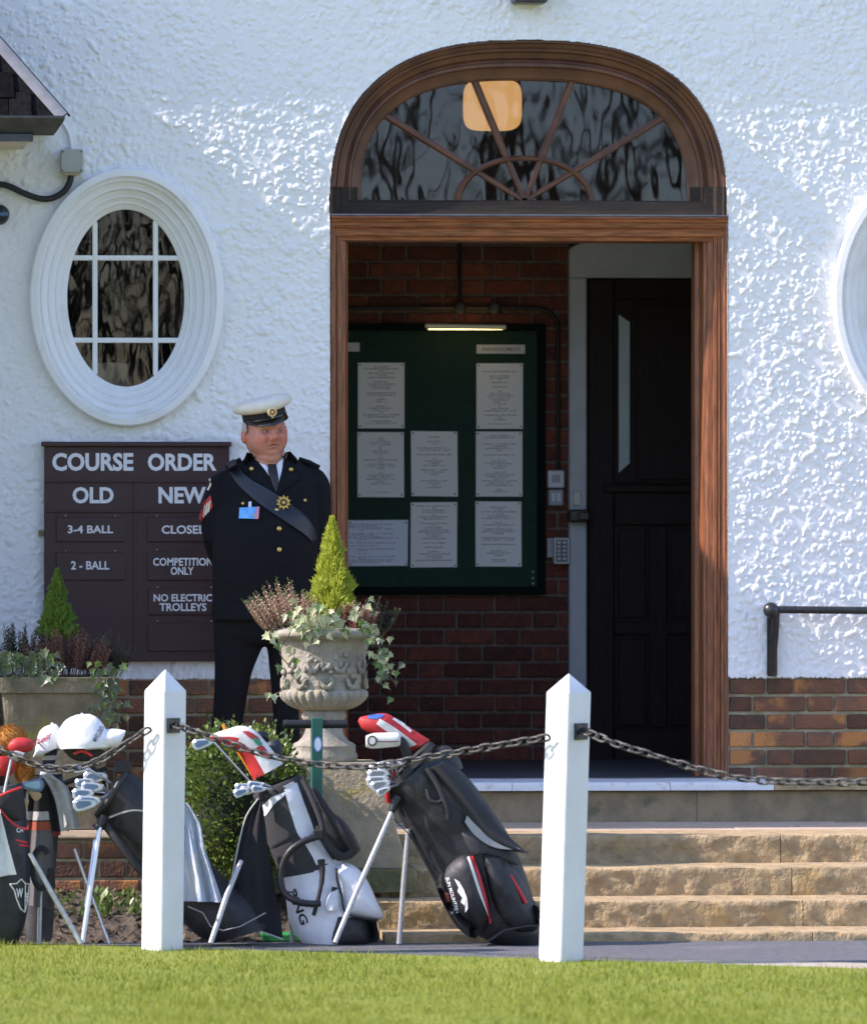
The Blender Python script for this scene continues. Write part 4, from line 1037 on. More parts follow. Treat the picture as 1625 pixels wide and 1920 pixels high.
sb_.inputs['Roughness'].default_value = .5; sb_.inputs['Subsurface Weight'].default_value = .12; sb_.inputs['Subsurface Radius'].default_value = (.01,.004,.002); sb_.inputs['Subsurface Scale'].default_value = .5
body = hf.build('body', skin, man, 180)
at = body.data.color_attributes.new('tone', 'FLOAT_COLOR', 'POINT')
cols = np.zeros((len(hf.v), 4), np.float32); HI = HROT.inverted()
for i, v in enumerate(hf.v):
    l = HI @ (Vector(v)-HC); c = np.array([.52,.22,.155]); x, z = l.x, l.z
    g = lambda cx, cz, sx, sz: (math.exp(-((x-cx)/sx)**2-((z-cz)/sz)**2) if l.y < 0 else 0)
    c = c*(1-.0)+np.array([.05,-.045,-.035])*(g(-.045,-.025,.026,.024)+g(.045,-.025,.026,.024)+g(0,-.026,.016,.016))
    if abs(x) > .084 : c = c+np.array([.05,-.05,-.04])
    lip = min(1, (math.exp(-(x/.026)**4-((z+.0545+6.5*x*x)/.0034)**2) if l.y < 0 else 0)); c = c*(1-lip*.8)
    c = c*(1-.30*g(0,-.064,.018,.005))+np.array([.02,-.01,-.005])*g(0,-.064,.018,.005)
    ey = min(1, g(-.031,.004,.015,.0055)+g(.031,.004,.015,.0055)); c = c*(1-.35*ey)  # eye sockets darkened with painted shade
    br = min(1, g(-.032,.019,.018,.005)+g(.032,.019,.018,.005)); c = c*(1-.25*br)+np.array([.10,.08,.07])*br*.4
    fo = min(1, g(-.030,-.040,.005,.015)+g(.030,-.040,.005,.015)+.8*g(0,.016,.006,.010)+.8*g(-.031,-.010,.014,.003)+.8*g(.031,-.010,.014,.003)+.9*g(-.012,-.040,.006,.004)+.9*g(.012,-.040,.006,.004)); c = c*(1-.38*fo)  # shade painted into folds, frown line, eye bags and nostrils
    c = c*(1+.16*noise.noise(Vector(v)*85))
    cols[i, :3] = np.clip(c, .02, .9); cols[i, 3] = 1
at.data.foreach_set('color', cols.ravel())
eye_w = M('eye_white', (.30,.22,.19), .4); eye_d = M('eye_iris', (.03,.03,.03), .1)
for sx in (-1,1):
    q = MB(); c_ = hw_((sx*.031,-.0775,.0005)); q.ball(c_, (.0115,.0105,.0085), 14, 10); e = q.build('eyeball', eye_w, man, 60)
    q = MB(); q.ball(c_+HROT.to_3x3() @ Vector((.002,-.0070,.0005)), .0048, 10, 8); q.build('iris', eye_d, e, 60)
    q = MB()                                   # upper lid
    q.tube([hw_((sx*.031+t*.016,-.0885+abs(t)*.009,.0068-.005*t*t)) for t in (-1,-.5,0,.5,1)], [.003,.0045,.005,.0045,.003], 8); q.build('eyelid', M('lid_skin', (.42,.18,.13), .5), man, 60)
hair_m = M('grey_hair', (.55,.50,.47), .7, (.42,.38,.36), 80, bump=.4, bscale=300)
for sx in (-1,1):
    q = MB(); q.ball(hw_((sx*.076,.035,.022)), (.013,.058,.030), 14, 10); q.build('hair', hair_m, man, 60)
# peaked cap
cap_w = M('cap_white_cover', (.72,.68,.60), .6, (.66,.61,.52), 20, bump=.1, bscale=120); cap_b = M('cap_black_band', (.010,.010,.013), .8, bump=.2, bscale=400); patent = M('patent_peak', (.006,.006,.008), .12, coat=.6)
CROT = Matrix.Rotation(R(14),4,'Z') @ Matrix.Rotation(R(5),4,'X') @ Matrix.Rotation(R(-14),4,'Y')
CC = P(496, 783, MY-.012)
def cw_(v): return CC+(CROT @ Vector(v))
def ring(rx_, ry_, z, fy=0, n=40, cyo=0, tilt=0): return [cw_((rx_*math.sin(2*math.pi*k/n), -ry_*math.cos(2*math.pi*k/n)+cyo, z+tilt*math.cos(2*math.pi*k/n))) for k in range(n)]
q = MB(); q.grid([ring(.086,.104,-.006), ring(.088,.106,.0), ring(.088,.107,.034)], 0, True); capo = q.build('cap_band', cap_b, man, 60)
q = MB(); q.grid([ring(.0875,.1065,.033), ring(.089,.1085,.0355)], 0, True); q.build('red_piping', M('red_piping', (.35,.03,.02), .7), capo, 60)
q = MB(); q.grid([ring(.087,.106,.0345), ring(.103,.124,.037, tilt=.002), ring(.116,.138,.044, tilt=.004), ring(.1215,.144,.054, tilt=.006), ring(.122,.145,.063, tilt=.009), ring(.117,.139,.073, tilt=.011), ring(.103,.122,.080, tilt=.011), ring(.080,.096,.084, tilt=.010), ring(.05,.06,.085, tilt=.006), ring(.01,.012,.086)], 0, True); q.f.append(list(range(len(q.v)-40, len(q.v)))); q.m.append(0); q.build('cap_crown', cap_w, capo, 60)
q = MB(); rows = []
for j, (s, zd, yo) in enumerate(((.0,.002,0),(.35,-.004,-.014),(.7,-.011,-.026),(1.0,-.018,-.034),(1.0,-.021,-.034),(.6,-.013,-.022),(.0,-.004,0))):
    row = []
    for k in range(25):
        a = R(-72+144*k/24); rx_, ry_ = .087+.010*s*math.cos(a), .105
        row.append(cw_((rx_*math.sin(a)*1.0, -ry_*math.cos(a)+yo*math.cos(a)**1.2, zd*math.cos(a)**.7+.004)))
    rows.append(row)
q.grid(rows); q.build('peak', patent, capo, 60)
q = MB(); pts = [cw_((.0895*math.sin(R(a)), -.1085*math.cos(R(a)), .004+.004*math.cos(R(a)))) for a in range(-75,76,10)]; q.tube(pts, .0045, 8, flat=.6); q.build('chin_strap', patent, capo, 60)
bc = cw_((-.004,-.139,.036)); q = MB(); k = 9/PPM(MY)
fwd_ = (CROT.to_3x3() @ Vector((0,-1,.1))).normalized()
q.tube([bc-fwd_*.012, bc, bc+fwd_*.004], [k,k,k*.8], 18); q.tube([bc+Vector((0,0,-k*.7)), bc+Vector((0,0,-k*1.35))], [k*.45,k*.05], 8); cbg = q.build('cap_badge', M('pale_gilt', (.80,.68,.35), .35, metal=.5), capo, 40)
q = MB(); q.tube([bc+fwd_*.003, bc+fwd_*.006], [k*.66,k*.64], 16); q.build('badge_enamel', M('red_enamel', (.16,.03,.02), .3), cbg, 40)
q = MB(); q.prism([(bc.x+k*(.5 if i % 2 == 0 else .25)*math.sin(2*math.pi*i/12), bc.z+k*(.5 if i % 2 == 0 else .25)*math.cos(2*math.pi*i/12)) for i in range(12)], bc.y-.012, bc.y-.006); q.build('badge_star', gold, cbg, 0)
# ------------------------------------------------------------------ woodland behind the camera (seen only mirrored in the glass)
bark = M('bark', (.028,.026,.026), .9, (.018,.017,.017), 3)
mb = MB(); r_ = random.Random(3)
for i in range(110):
    x = -50+i*.92+r_.uniform(-1.2,1.2); y = -70+r_.uniform(-8,8); h = r_.uniform(11,20); lean = r_.uniform(-.8,.8)
    base = Vector((x, y, -.6)); top = Vector((x+lean, y, h*.75)); mb.tube([base, (base+top)/2+Vector((r_.uniform(-.3,.3),0,0)), top], [r_.uniform(.22,.4),.2,.09], 6)
    for k in range(16):
        t = r_.uniform(.12,1); p = base+(top-base)*t; a = r_.uniform(0,6.28); l = (1.15-t)*r_.uniform(3,6)
        e = p+Vector((math.cos(a)*l, math.sin(a)*l*.5, l*r_.uniform(.1,.9))); mb.tube([p, (p+e)/2+Vector((0,0,l*.1)), e], [.08,.05,.02], 4)
        for m_ in range(4):
            s0 = p+(e-p)*r_.uniform(.3,1); b2 = r_.uniform(0,6.28); l2 = l*.4
            mb.tube([s0, s0+Vector((math.cos(b2)*l2, math.sin(b2)*l2*.5, l2*r_.uniform(-.1,.9)))], [.035,.012], 3)
    for k in range(42):                        # evergreen undergrowth
        c_ = Vector((x+r_.uniform(-1.6,1.6), y+3+r_.uniform(-1,1), -.5+abs(r_.gauss(0,1.0))*1.7)); s2 = r_.uniform(.25,.7)
        n_ = [c_+Vector((r_.uniform(-s2,s2), r_.uniform(-s2,s2)*.6, r_.uniform(-s2,s2))) for _ in range(3)]; mb.add(n_, [(0,1,2)], 1)
tag(mb.build('woodland', [bark, M('undergrowth', (.012,.022,.010), .8)], None, 0, fixn=False), 'dark bare woodland mirrored in the window glass', 'trees', kind='stuff')

# ------------------------------------------------------------------ retaining wall and flower bed on the left
RW = -1.52
rw = thing('garden_wall', 'low brick garden wall edging the terrace behind the golf bags', 'wall', (PX(200,RW), RW, PATHZ))
brick_wall('wall_face', PX(-150,RW), PX(690,RW), PATHZ-.02, -.012, RW, brick_out, mortar_out, off=.03, parent=rw)
q = MB(); q.box((PX(-150,RW), RW-.02, -.010), (PX(560,RW), RW+.36, .006), ch=.006); q.build('coping', stone_grey, rw, 0)
soil_m = M('garden_soil', (.055,.038,.025), .95, (.10,.075,.05), 40, bump=1, bscale=90, c3=(.15,.13,.06), s3=22, lo3=.6, hi3=.75)
q = MB(); rows = []
x0, x1 = PX(-140,-2), PX(640,-2); nx, ny = 150, 50
for j in range(ny+1):
    row = []
    for i in range(nx+1):
        x = x0+(x1-x0)*i/nx; y = -2.40+(.86)*j/ny; t = j/ny
        z = PATHZ-.01+.15*min(1,t*1.6)+.018*noise.fractal(Vector((x*14,y*14,2)),1,2,4)+.02*max(0,noise.noise(Vector((x*30,y*30,7))))
        row.append(Vector((x,y,z)))
    rows.append(row)
q.grid(rows); tag(q.build('flower_bed', soil_m, None, 180), kind='structure')
q = MB(); r_ = random.Random(5)
for k in range(900):
    x = r_.uniform(x0,x1); t = r_.random(); y = -2.40+.80*t; z = PATHZ-.01+.15*min(1,t*1.6)+.005; s2 = r_.uniform(.006,.022)
    a = Vector((x,y,z)); pts = [a+Vector((r_.uniform(-s2,s2),r_.uniform(-s2,s2),r_.uniform(-s2*.2,s2*1.3))) for _ in range(4)]
    q.add(pts, [(0,1,2),(0,2,3),(0,1,3),(1,2,3)], r_.choice((0,0,0,1,1,2)))
tag(q.build('soil_clods', [soil_m, M('dry_leaf', (.16,.09,.05), .8), M('dark_clod', (.03,.022,.016), .95)], None, 0), 'loose earth clods and dead leaves in the flower bed', 'soil', kind='stuff')
def leaf_mat(name, c, c2, sc=40, rough=.45, tr=.25): return M(name, c, rough, c2, sc, transl=tr)
weed_g = leaf_mat('weed_green', (.10,.17,.04), (.16,.22,.06))
q = MB(); r_ = random.Random(8)
for k in range(260):
    px = r_.choice((r_.gauss(248,16), r_.gauss(195,14), r_.gauss(120,40), r_.gauss(330,30))); t = r_.uniform(.35,.95); y = -2.40+.8*t
    b_ = Vector((PX(px,y), y, PATHZ+.13*min(1,t*1.6))); h = r_.uniform(.015,.06); d = Vector((r_.uniform(-.6,.6), r_.uniform(-.6,.3), 1)).normalized()*h; s2 = Vector((r_.uniform(-1,1), r_.uniform(-1,1), 0)).normalized()*h*.22
    q.add([b_-s2*.3, b_+s2*.3, b_+d*.6+s2, b_+d, b_+d*.6-s2], [(0,1,2,3,4)])
tag(q.build('weeds', weed_g, None, 0, fixn=False), 'small green weeds and moss tufts in the flower bed', 'weeds', kind='stuff')

# ------------------------------------------------------------------ urn on its pedestal
UY = -1.62
moss_stone = M('mossy_stone', (.40,.32,.20), .92, (.28,.23,.14), 9, bump=.6, bscale=60, c3=(.33,.26,.07), s3=6, lo3=.56, hi3=.7)
ped = thing('stone_pedestal', 'tapered mossy stone pedestal carrying the garden urn beside the steps', 'pedestal', (PX(607,UY), UY, PATHZ))
def zz(py): return PZ(py, UY, 607)
ux = PX(607, UY); k_ = 1/PPM(UY, 607)
def frustum(mb, w0, w1, d0, d1, z0, z1, nz_=12, amp=.004, cx=ux, cy=UY, sc=16):
    rows = []
    for j in range(nz_+1):
        t = j/nz_; w = w0+(w1-w0)*t; d = d0+(d1-d0)*t; z = z0+(z1-z0)*t; row = []
        n = 16
        for (ax, ay, bx, by) in ((-1,-1,1,-1),(1,-1,1,1),(1,1,-1,1),(-1,1,-1,-1)):
            for i in range(n):
                u = i/n; x = ax+(bx-ax)*u; y = ay+(by-ay)*u; r = .97 if i == 0 else 1
                p = Vector((cx+x*w*r, cy+y*d*r, z)); f = noise.fractal(p*sc,1,2,3)*amp; row.append(p+Vector((x*f, y*f, 0)))
        rows.append(row)
    o = len(mb.v); mb.grid(rows, 0, True); m = 64
    mb.f.append([o+i for i in range(m)]); mb.m.append(0); mb.f.append([o+nz_*m+i for i in range(m)]); mb.m.append(0)
q = MB(); frustum(q, 148*k_, 98*k_, .26, .19, zz(1622), zz(1428)); q.build('block', moss_stone, ped, 50)
q = MB(); frustum(q, 166*k_, 164*k_, .31, .305, zz(1666), zz(1623), 5); q.build('base_slab', M('green_mossy_slab', (.20,.18,.09), .95, (.12,.12,.05), 12, bump=.6, bscale=60), ped, 50)
q = MB(); q.box((ux-112*k_, UY-.24, PATHZ-.02), (ux+112*k_, UY+.2, zz(1667)), ch=.004); pr = q.build('brick_pier', mortar_out, ped, 0)
for c2 in range(2):
    z = zz(1667)-.037-c2*.0742
    x = ux-112*k_+.003-(c2*.05)
    while x < ux+112*k_:
        a, b = max(x, ux-112*k_+.002), min(x+.215, ux+112*k_+.006)
        if b-a > .03: inst('brick', bm_(round((b-a)*100)/100, brick_out), pr, ((a+b)/2, UY-.244, z))
        x += .2255
urn_m = M('weathered_urn_stone', (.33,.30,.24), .9, (.22,.20,.155), 12, bump=.5, bscale=90, c3=(.26,.23,.10), s3=7, lo3=.55, hi3=.75)
urn = thing('garden_urn', 'grey carved stone garden urn planted with conifer, heather and ivy', 'urn', (ux, UY, zz(1428)))
def prof_px(pts): return [(r*k_, zz(y)) for r, y in pts]
q = MB(); q.lathe([(r, z) for r, z in prof_px(spl([(78,1300),(72,1290),(74,1270),(77,1240),(80,1215),(84,1200)],5))], (ux, UY, 0), 72,
    fn=lambda r, z, a: (r+.012*max(0, noise.fractal(Vector((math.cos(a)*3.2, math.sin(a)*3.2, z*26)),1,2,3))*(1 if zz(1290) < z < zz(1205) else 0), z)); q.build('bowl', urn_m, urn, 60)
q = MB(); q.lathe(prof_px([(80,1204),(86,1202),(88,1198),(98,1195),(104,1191),(105,1186),(103,1181),(96,1178),(84,1177),(74,1181),(70,1200),(20,1202)]), (ux, UY, 0), 64); q.build('rim', urn_m, urn, 50)
G = 30
q = MB(); q.lathe(prof_px([(44,1331),(54,1328),(66,1322),(76,1313),(81,1305),(81,1298),(77,1293),(73,1291)]), (ux, UY, 0), G*8,
    fn=lambda r, z, a: (r*(1+.055*abs(math.sin(a*G/2))-.03), z)); q.build('gadroon_band', urn_m, urn, 60)
q = MB(); q.lathe(prof_px([(60,1428),(63,1424),(63,1415),(60,1411),(59,1400),(60,1398),(56,1394),(48,1390),(41,1383),(36,1374),(33,1362),(31,1352)]), (ux, UY, 0), 56); q.build('foot', urn_m, urn, 40)
q = MB(); q.lathe(prof_px([(30,1353),(38,1351),(42,1345),(42,1339),(38,1333),(36,1331),(40,1330)]), (ux, UY, 0), 48); q.build('collar', urn_m, urn, 60)
r_ = random.Random(11)
for k in range(9):                                       # carved swags and scrolls
    a = math.pi*1.5+(k-4)*.33; R_ = 77*k_; q = MB(); cz = zz(1250+(-18 if k % 2 else 12))
    for m_ in range(7):
        aa = a+r_.uniform(-.13,.13); z = cz+r_.uniform(-.035,.035); c_ = Vector((ux+R_*math.cos(aa), UY+R_*math.sin(aa), z))
        q.ball(c_, (r_.uniform(.008,.016), .012, r_.uniform(.008,.018)), 8, 6)
    q.tube([Vector((ux+R_*1.03*math.cos(a+t*.16), UY+R_*1.03*math.sin(a+t*.16), cz-.02-.035*(1-t*t))) for t in (-1,-.6,-.2,.2,.6,1)], [.006,.009,.012,.012,.009,.006], 7)
    q.build('relief', urn_m, urn, 60)
q = MB(); q.lathe(prof_px([(4,1190),(72,1190),(70,1196)]), (ux, UY, 0), 32); q.build('compost', soil_m, urn, 40)

# ------------------------------------------------------------------ plants
con_y = leaf_mat('golden_conifer', (.30,.36,.025), (.42,.44,.04), 60, .6, .3); con_g = leaf_mat('green_conifer', (.11,.20,.022), (.17,.26,.03), 60, .6, .3)
stem_m = M('brown_stem', (.12,.08,.05), .9)
def conifer(name, label, base, h, rad, m, n, seed, group=None):
    r_ = random.Random(seed); t = thing(name, label, 'conifer', base, group); q = MB(); b = Vector(base)
    for k in range(n):
        u = r_.random()**1.25; z = u*h
        R_ = rad*((1-u)**.85+.02)*(.62+.38*noise.noise(Vector((math.cos(k*2.4)*2.2, math.sin(k*2.4)*2.2, u*9)))+.12) ; a = k*2.4; rr = R_*math.sqrt(r_.uniform(.12,1))*1.25
        p = b+Vector((rr*math.cos(a), rr*math.sin(a), z)); d = Vector((math.cos(a)*.36+r_.uniform(-.15,.15), math.sin(a)*.36, 1)).normalized(); L_ = h*.105*(1.2-u*.85)*r_.uniform(.5,1.6)
        s = d.cross(Vector((r_.uniform(-1,1), r_.uniform(-1,1), .2))).normalized()
        for j in range(3):                                # feathery frond: leader and side sprigs
            o_ = p+d*L_*.22*j; w = L_*.09
            dd = (d+s*(0, .75, -.75)[j]).normalized(); ll = L_*(1, .55, .5)[j]; nn = dd.cross(s).normalized() if j else s
            e2 = dd.cross(Vector((.3,.5,.1))).normalized()*w
            q.add([o_, o_+dd*ll*.5+e2, o_+dd*ll, o_+dd*ll*.5-e2], [(0,1,2,3)])
    q.build('foliage', m, t, 0, fixn=False)
    q = MB(); q.tube([b, b+Vector((0,0,h*.85))], [.012,.004], 6); q.build('stem', stem_m, t, 40); return t
hea_p = M('heather_pink', (.46,.31,.22), .85, (.58,.42,.31), 90, transl=.2); hea_r = M('heather_rust', (.30,.13,.11), .85, (.38,.2,.16), 90, transl=.2); hea_s = M('heather_shade', (.24,.11,.085), .85, (.30,.15,.11), 90, transl=.2)
hea_g = leaf_mat('heather_green', (.09,.14,.04), (.14,.18,.06), 60); hea_d = leaf_mat('heather_dark', (.045,.06,.04), (.075,.09,.06), 60)
def heather(label, base, h, spread, lean, mats, n, seed, depth=.08, group=None):
    r_ = random.Random(seed); t = thing('heather', label, 'plant', base, group); q = MB(); b = Vector(base)
    for k in range(n):
        u = r_.uniform(-1,1); o_ = b+Vector((u*spread*.55, r_.uniform(-1,1)*depth*.6, 0)); hh = h*r_.uniform(.62,1)*(1-.25*abs(u))
        d = Vector((lean+u*.45+r_.uniform(-.12,.12), r_.uniform(-.45,.25), 1)).normalized(); e = o_+d*hh; mid = (o_+e)/2+Vector((u*.01,0,0))
        q.tube([o_, mid, e], [.0012,.001,.0006], 4, 2)
        ns = 34
        for j in range(ns):
            f = .25+.75*j/ns; p = o_+(e-o_)*f; a = j*2.4+k; w = .0125*(1.25-f*.7)
            s = Vector((math.cos(a), math.sin(a), .7)).normalized()*w*1.5; c_ = Vector((-math.sin(a), math.cos(a), 0))*w*.42
            q.add([p, p+s*.5+c_, p+s, p+s*.5-c_], [(0,1,2,3)], 1 if f > .9 else 0)
    q.build('sprigs', mats+[stem_m], t, 0, fixn=False); return t
LEAF2D = [(0,0),(.10,-.02),(.30,-.10),(.24,.08),(.50,.22),(.26,.34),(.22,.52),(.10,.62),(0,1.0)]
def leaf_mesh(m, curl, seed):
    q = MB(); r_ = random.Random(seed); right = LEAF2D; out = right+[(-x, y) for x, y in right[::-1][1:-1]]
    vs = [(x+r_.uniform(-.02,.02), -.18*curl*(abs(x)*1.4)-.10*curl*y*y, y-.3) for x, y in out]; n = len(vs)
    vs.append((0, .03, .05)); fs = [(i, (i+1) % n, n) for i in range(n)]
    q.add(vs, fs); me = q.mesh('leaf'); me.materials.append(m); return me
ivy_g = leaf_mat('ivy_variegated', (.30,.36,.16), (.52,.52,.32), 22, .4, .2); ivy_d = leaf_mat('ivy_green', (.08,.16,.04), (.16,.24,.06), 25, .4, .2); ivy_y = leaf_mat('ivy_cream', (.50,.46,.22), (.60,.56,.34), 25, .4, .2); ivy_s = leaf_mat('ivy_dark', (.055,.085,.045), (.16,.19,.11), 25, .4, .2)
LV = {k: [leaf_mesh(m, c, i) for i, c in enumerate((.4,.8,1.2))] for k, m in (('g',ivy_g),('d',ivy_d),('y',ivy_y),('s',ivy_s))}
def ivy(label, base, spots, vines, seed, kinds='gggyd', size=(.032,.05), group=None):
    """spots: (px, py, Y) of single leaves; vines: traced stems"""
    r_ = random.Random(seed); t = thing('ivy', label, 'plant', base, group)
    for v in vines:
        q = MB(); pts = [P(*p) for p in spl(v, 4)]; q.tube(pts, .0022, 5); q.build('vine', stem_m, t, 40)
    for (px, py, Y) in spots:
        s = r_.uniform(*size); p = P(px, py, Y)
        inst('leaf', r_.choice(LV[r_.choice(kinds)]), t, p, (r_.uniform(-.5,.4), math.pi+r_.uniform(-.9,.9), r_.uniform(-.6,.6)), (s, s, s))
    return t
uz = zz(1188)
conifer('conifer', 'bright golden green dwarf conifer rising from the stone urn', (PX(622,UY), UY, zz(1160)), (1160-974)*k_, 38*k_, con_y, 3200, 1, 'dwarf conifers')
heather('pink tipped heather leaning left out of the stone urn', (PX(545,UY-.03), UY-.03, uz-.01), 118*k_, .15, -.30, [hea_p, hea_g], 110, 2, .1, 'heathers')
heather('reddish heather between conifer and trailing ivy in the stone urn', (PX(655,UY-.06), UY-.06, uz-.01), 72*k_, .13, .02, [hea_r, hea_p], 90, 3, .08, 'heathers')
heather('grey green heather sprigs at the right rim of the stone urn', (PX(698,UY), UY, uz-.01), 80*k_, .08, .12, [hea_d, hea_g], 40, 4, .06, 'heathers')
r_ = random.Random(21)
sp = [(r_.gauss(575,26), r_.gauss(1166,17), UY-.20-r_.random()*.06) for _ in range(52)]+[(r_.uniform(600,665), r_.uniform(1145,1192), UY-.21) for _ in range(16)]
ivy('variegated ivy mounded over the front rim of the stone urn', (PX(575,UY-.2), UY-.2, uz), sp, [], 5)
sp = [(500,1193,UY-.18),(520,1212,UY-.15),(543,1220,UY-.17),(522,1253,UY-.17),(560,1263,UY-.19),(536,1286,UY-.2),(513,1308,UY-.22),(502,1304,UY-.22),(548,1180,UY-.2),(555,1240,UY-.19),(516,1190,UY-.19)]
ivy('thin trailing ivy hanging down the left side of the stone urn', (PX(530,UY-.2), UY-.2, zz(1210)), sp, [[(545,1185,UY-.2),(525,1225,UY-.18),(552,1262,UY-.19),(535,1290,UY-.2),(500,1310,UY-.22)]], 6, 'ggdy')
sp = []
for k in range(74):
    t = r_.random(); sp.append((680+t*45+r_.gauss(0,12), 1150+t*130+r_.gauss(0,14), UY-.14+r_.uniform(-.06,.06)))
sp += [(733,1250,UY-.1),(742,1280,UY-.1),(724,1286,UY-.1),(738,1262,UY-.1)]
ivy('pale ivy trailing over the right side of the stone urn', (PX(705,UY-.1), UY-.1, zz(1210)), sp, [[(690,1170,UY-.1),(712,1220,UY-.12),(725,1260,UY-.1),(742,1282,UY-.1)],[(700,1180,UY-.1),(720,1240,UY-.1),(722,1286,UY-.1)]], 7, 'ggds', (.026,.042))

# planter on the left
PY_ = -.72
kp = 1/PPM(PY_, 100); pxc = PX(104, PY_)
plm = M('planter_stone', (.19,.16,.105), .95, (.12,.105,.065), 9, bump=.6, bscale=60, c3=(.19,.17,.04), s3=5, lo3=.55, hi3=.7)
pln = thing('stone_planter', 'large square mossy stone planter in the shade at the left', 'planter', (pxc, PY_, TERR))
def zp(py): return PZ(py, PY_, 100)
q = MB(); frustum(q, 80*kp, 104*kp, .19, .24, TERR, zp(1297), 10, .004, pxc, PY_); q.build('bowl', plm, pln, 50)
q = MB(); frustum(q, 112*kp, 114*kp, .255, .26, zp(1296), zp(1268), 4, .006, pxc, PY_); q.build('rim', plm, pln, 50)
rimz = zp(1268)
conifer('conifer', 'green dwarf conifer rising from the square stone planter', (PX(107,PY_), PY_, zp(1200)), (1205-1074)*kp, 34*kp, con_g, 2400, 9, 'dwarf conifers')
heather('rust brown heather in the middle of the square planter', (PX(125,PY_-.08), PY_-.08, rimz-.01), 108*kp, .22, .0, [hea_s, hea_s], 110, 12, .1, 'heathers')
heather('dark green heather at the left of the square planter', (PX(35,PY_-.02), PY_-.02, rimz), 112*kp, .21, -.05, [hea_d, hea_d], 100, 13, .1, 'heathers')
heather('dark green heather at the right of the square planter', (PX(192,PY_-.02), PY_-.02, rimz), 92*kp, .13, .08, [hea_d, hea_d], 70, 14, .1, 'heathers')
sp = [(r_.uniform(-10,100), r_.gauss(1245,14), PY_-.26) for _ in range(60)]+[(r_.gauss(100,14), r_.gauss(1252,12), PY_-.28) for _ in range(14)]
ivy('dark ivy spilling over the front rim of the square planter', (PX(60,PY_-.26), PY_-.26, rimz), sp, [], 15, 'sssd', (.035,.055))
sp = [(196+r_.gauss(0,16)+t*10, 1245+t*120, PY_-.27) for t in [r_.random() for _ in range(60)]]
ivy('dark ivy hanging down the right corner of the square planter', (PX(200,PY_-.27), PY_-.27, zp(1300)), sp, [[(195,1250,PY_-.26),(205,1300,PY_-.27),(212,1365,PY_-.27)]], 16, 'sssd', (.028,.045))

# clipped box shrub
BY = -1.98
box_m = leaf_mat('box_leaf', (.11,.17,.025), (.20,.26,.05), 50, .3, .2); box_d = leaf_mat('box_leaf_dark', (.03,.065,.012), (.05,.10,.02), 50, .35, .15)
sh = thing('box_shrub', 'leafy green box shrub behind the white golf bag', 'shrub', (PX(440,BY), BY, PATHZ+.1))
q = MB(); r_ = random.Random(31); cB = P(452,1512,BY); RXb, RZb, RYb = 108/PPM(BY), 136/PPM(BY), .20
for k in range(9500):
    th = math.acos(r_.uniform(-1,1)); ph = r_.uniform(0,6.28); n = Vector((math.sin(th)*math.cos(ph), math.sin(th)*math.sin(ph), math.cos(th)))
    lump = 1.02+.16*noise.noise(n*2.6)+.12*noise.noise(n*7); rr = lump*r_.uniform(.74,1.05)*(1+.12*(r_.random()**6))
    sq = lambda t: math.copysign(abs(t)**.72, t)
    p = cB+Vector((sq(n.x)*RXb, sq(n.y)*RYb, sq(n.z)*RZb))*rr
    d = (n+Vector((r_.uniform(-.9,.9), r_.uniform(-.9,.9), r_.uniform(-.2,1.0)))).normalized(); L_ = r_.uniform(.014,.026); s = d.cross(Vector((r_.uniform(-1,1), r_.uniform(-1,1), r_.uniform(-1,1)))).normalized()*L_*.34
    q.add([p, p+d*L_*.5+s, p+d*L_, p+d*L_*.5-s], [(0,1,2,3)], 0 if r_.random() < .7 else 1)
q.build('foliage', [box_m, box_d], sh, 0, fixn=False)
q = MB(); q.ball(cB, (RXb*.74, RYb*.74, RZb*.74), 20, 14); q.build('dark_core', M('shrub_inside', (.012,.02,.006), .95), sh, 60)  # solid near-black ball filling the shrub behind the leaves
q = MB(); q.tube([Vector((cB.x, cB.y, PATHZ)), cB-Vector((0,0,RZb*.5))], [.025,.02], 8); q.build('stem', stem_m, sh, 40)
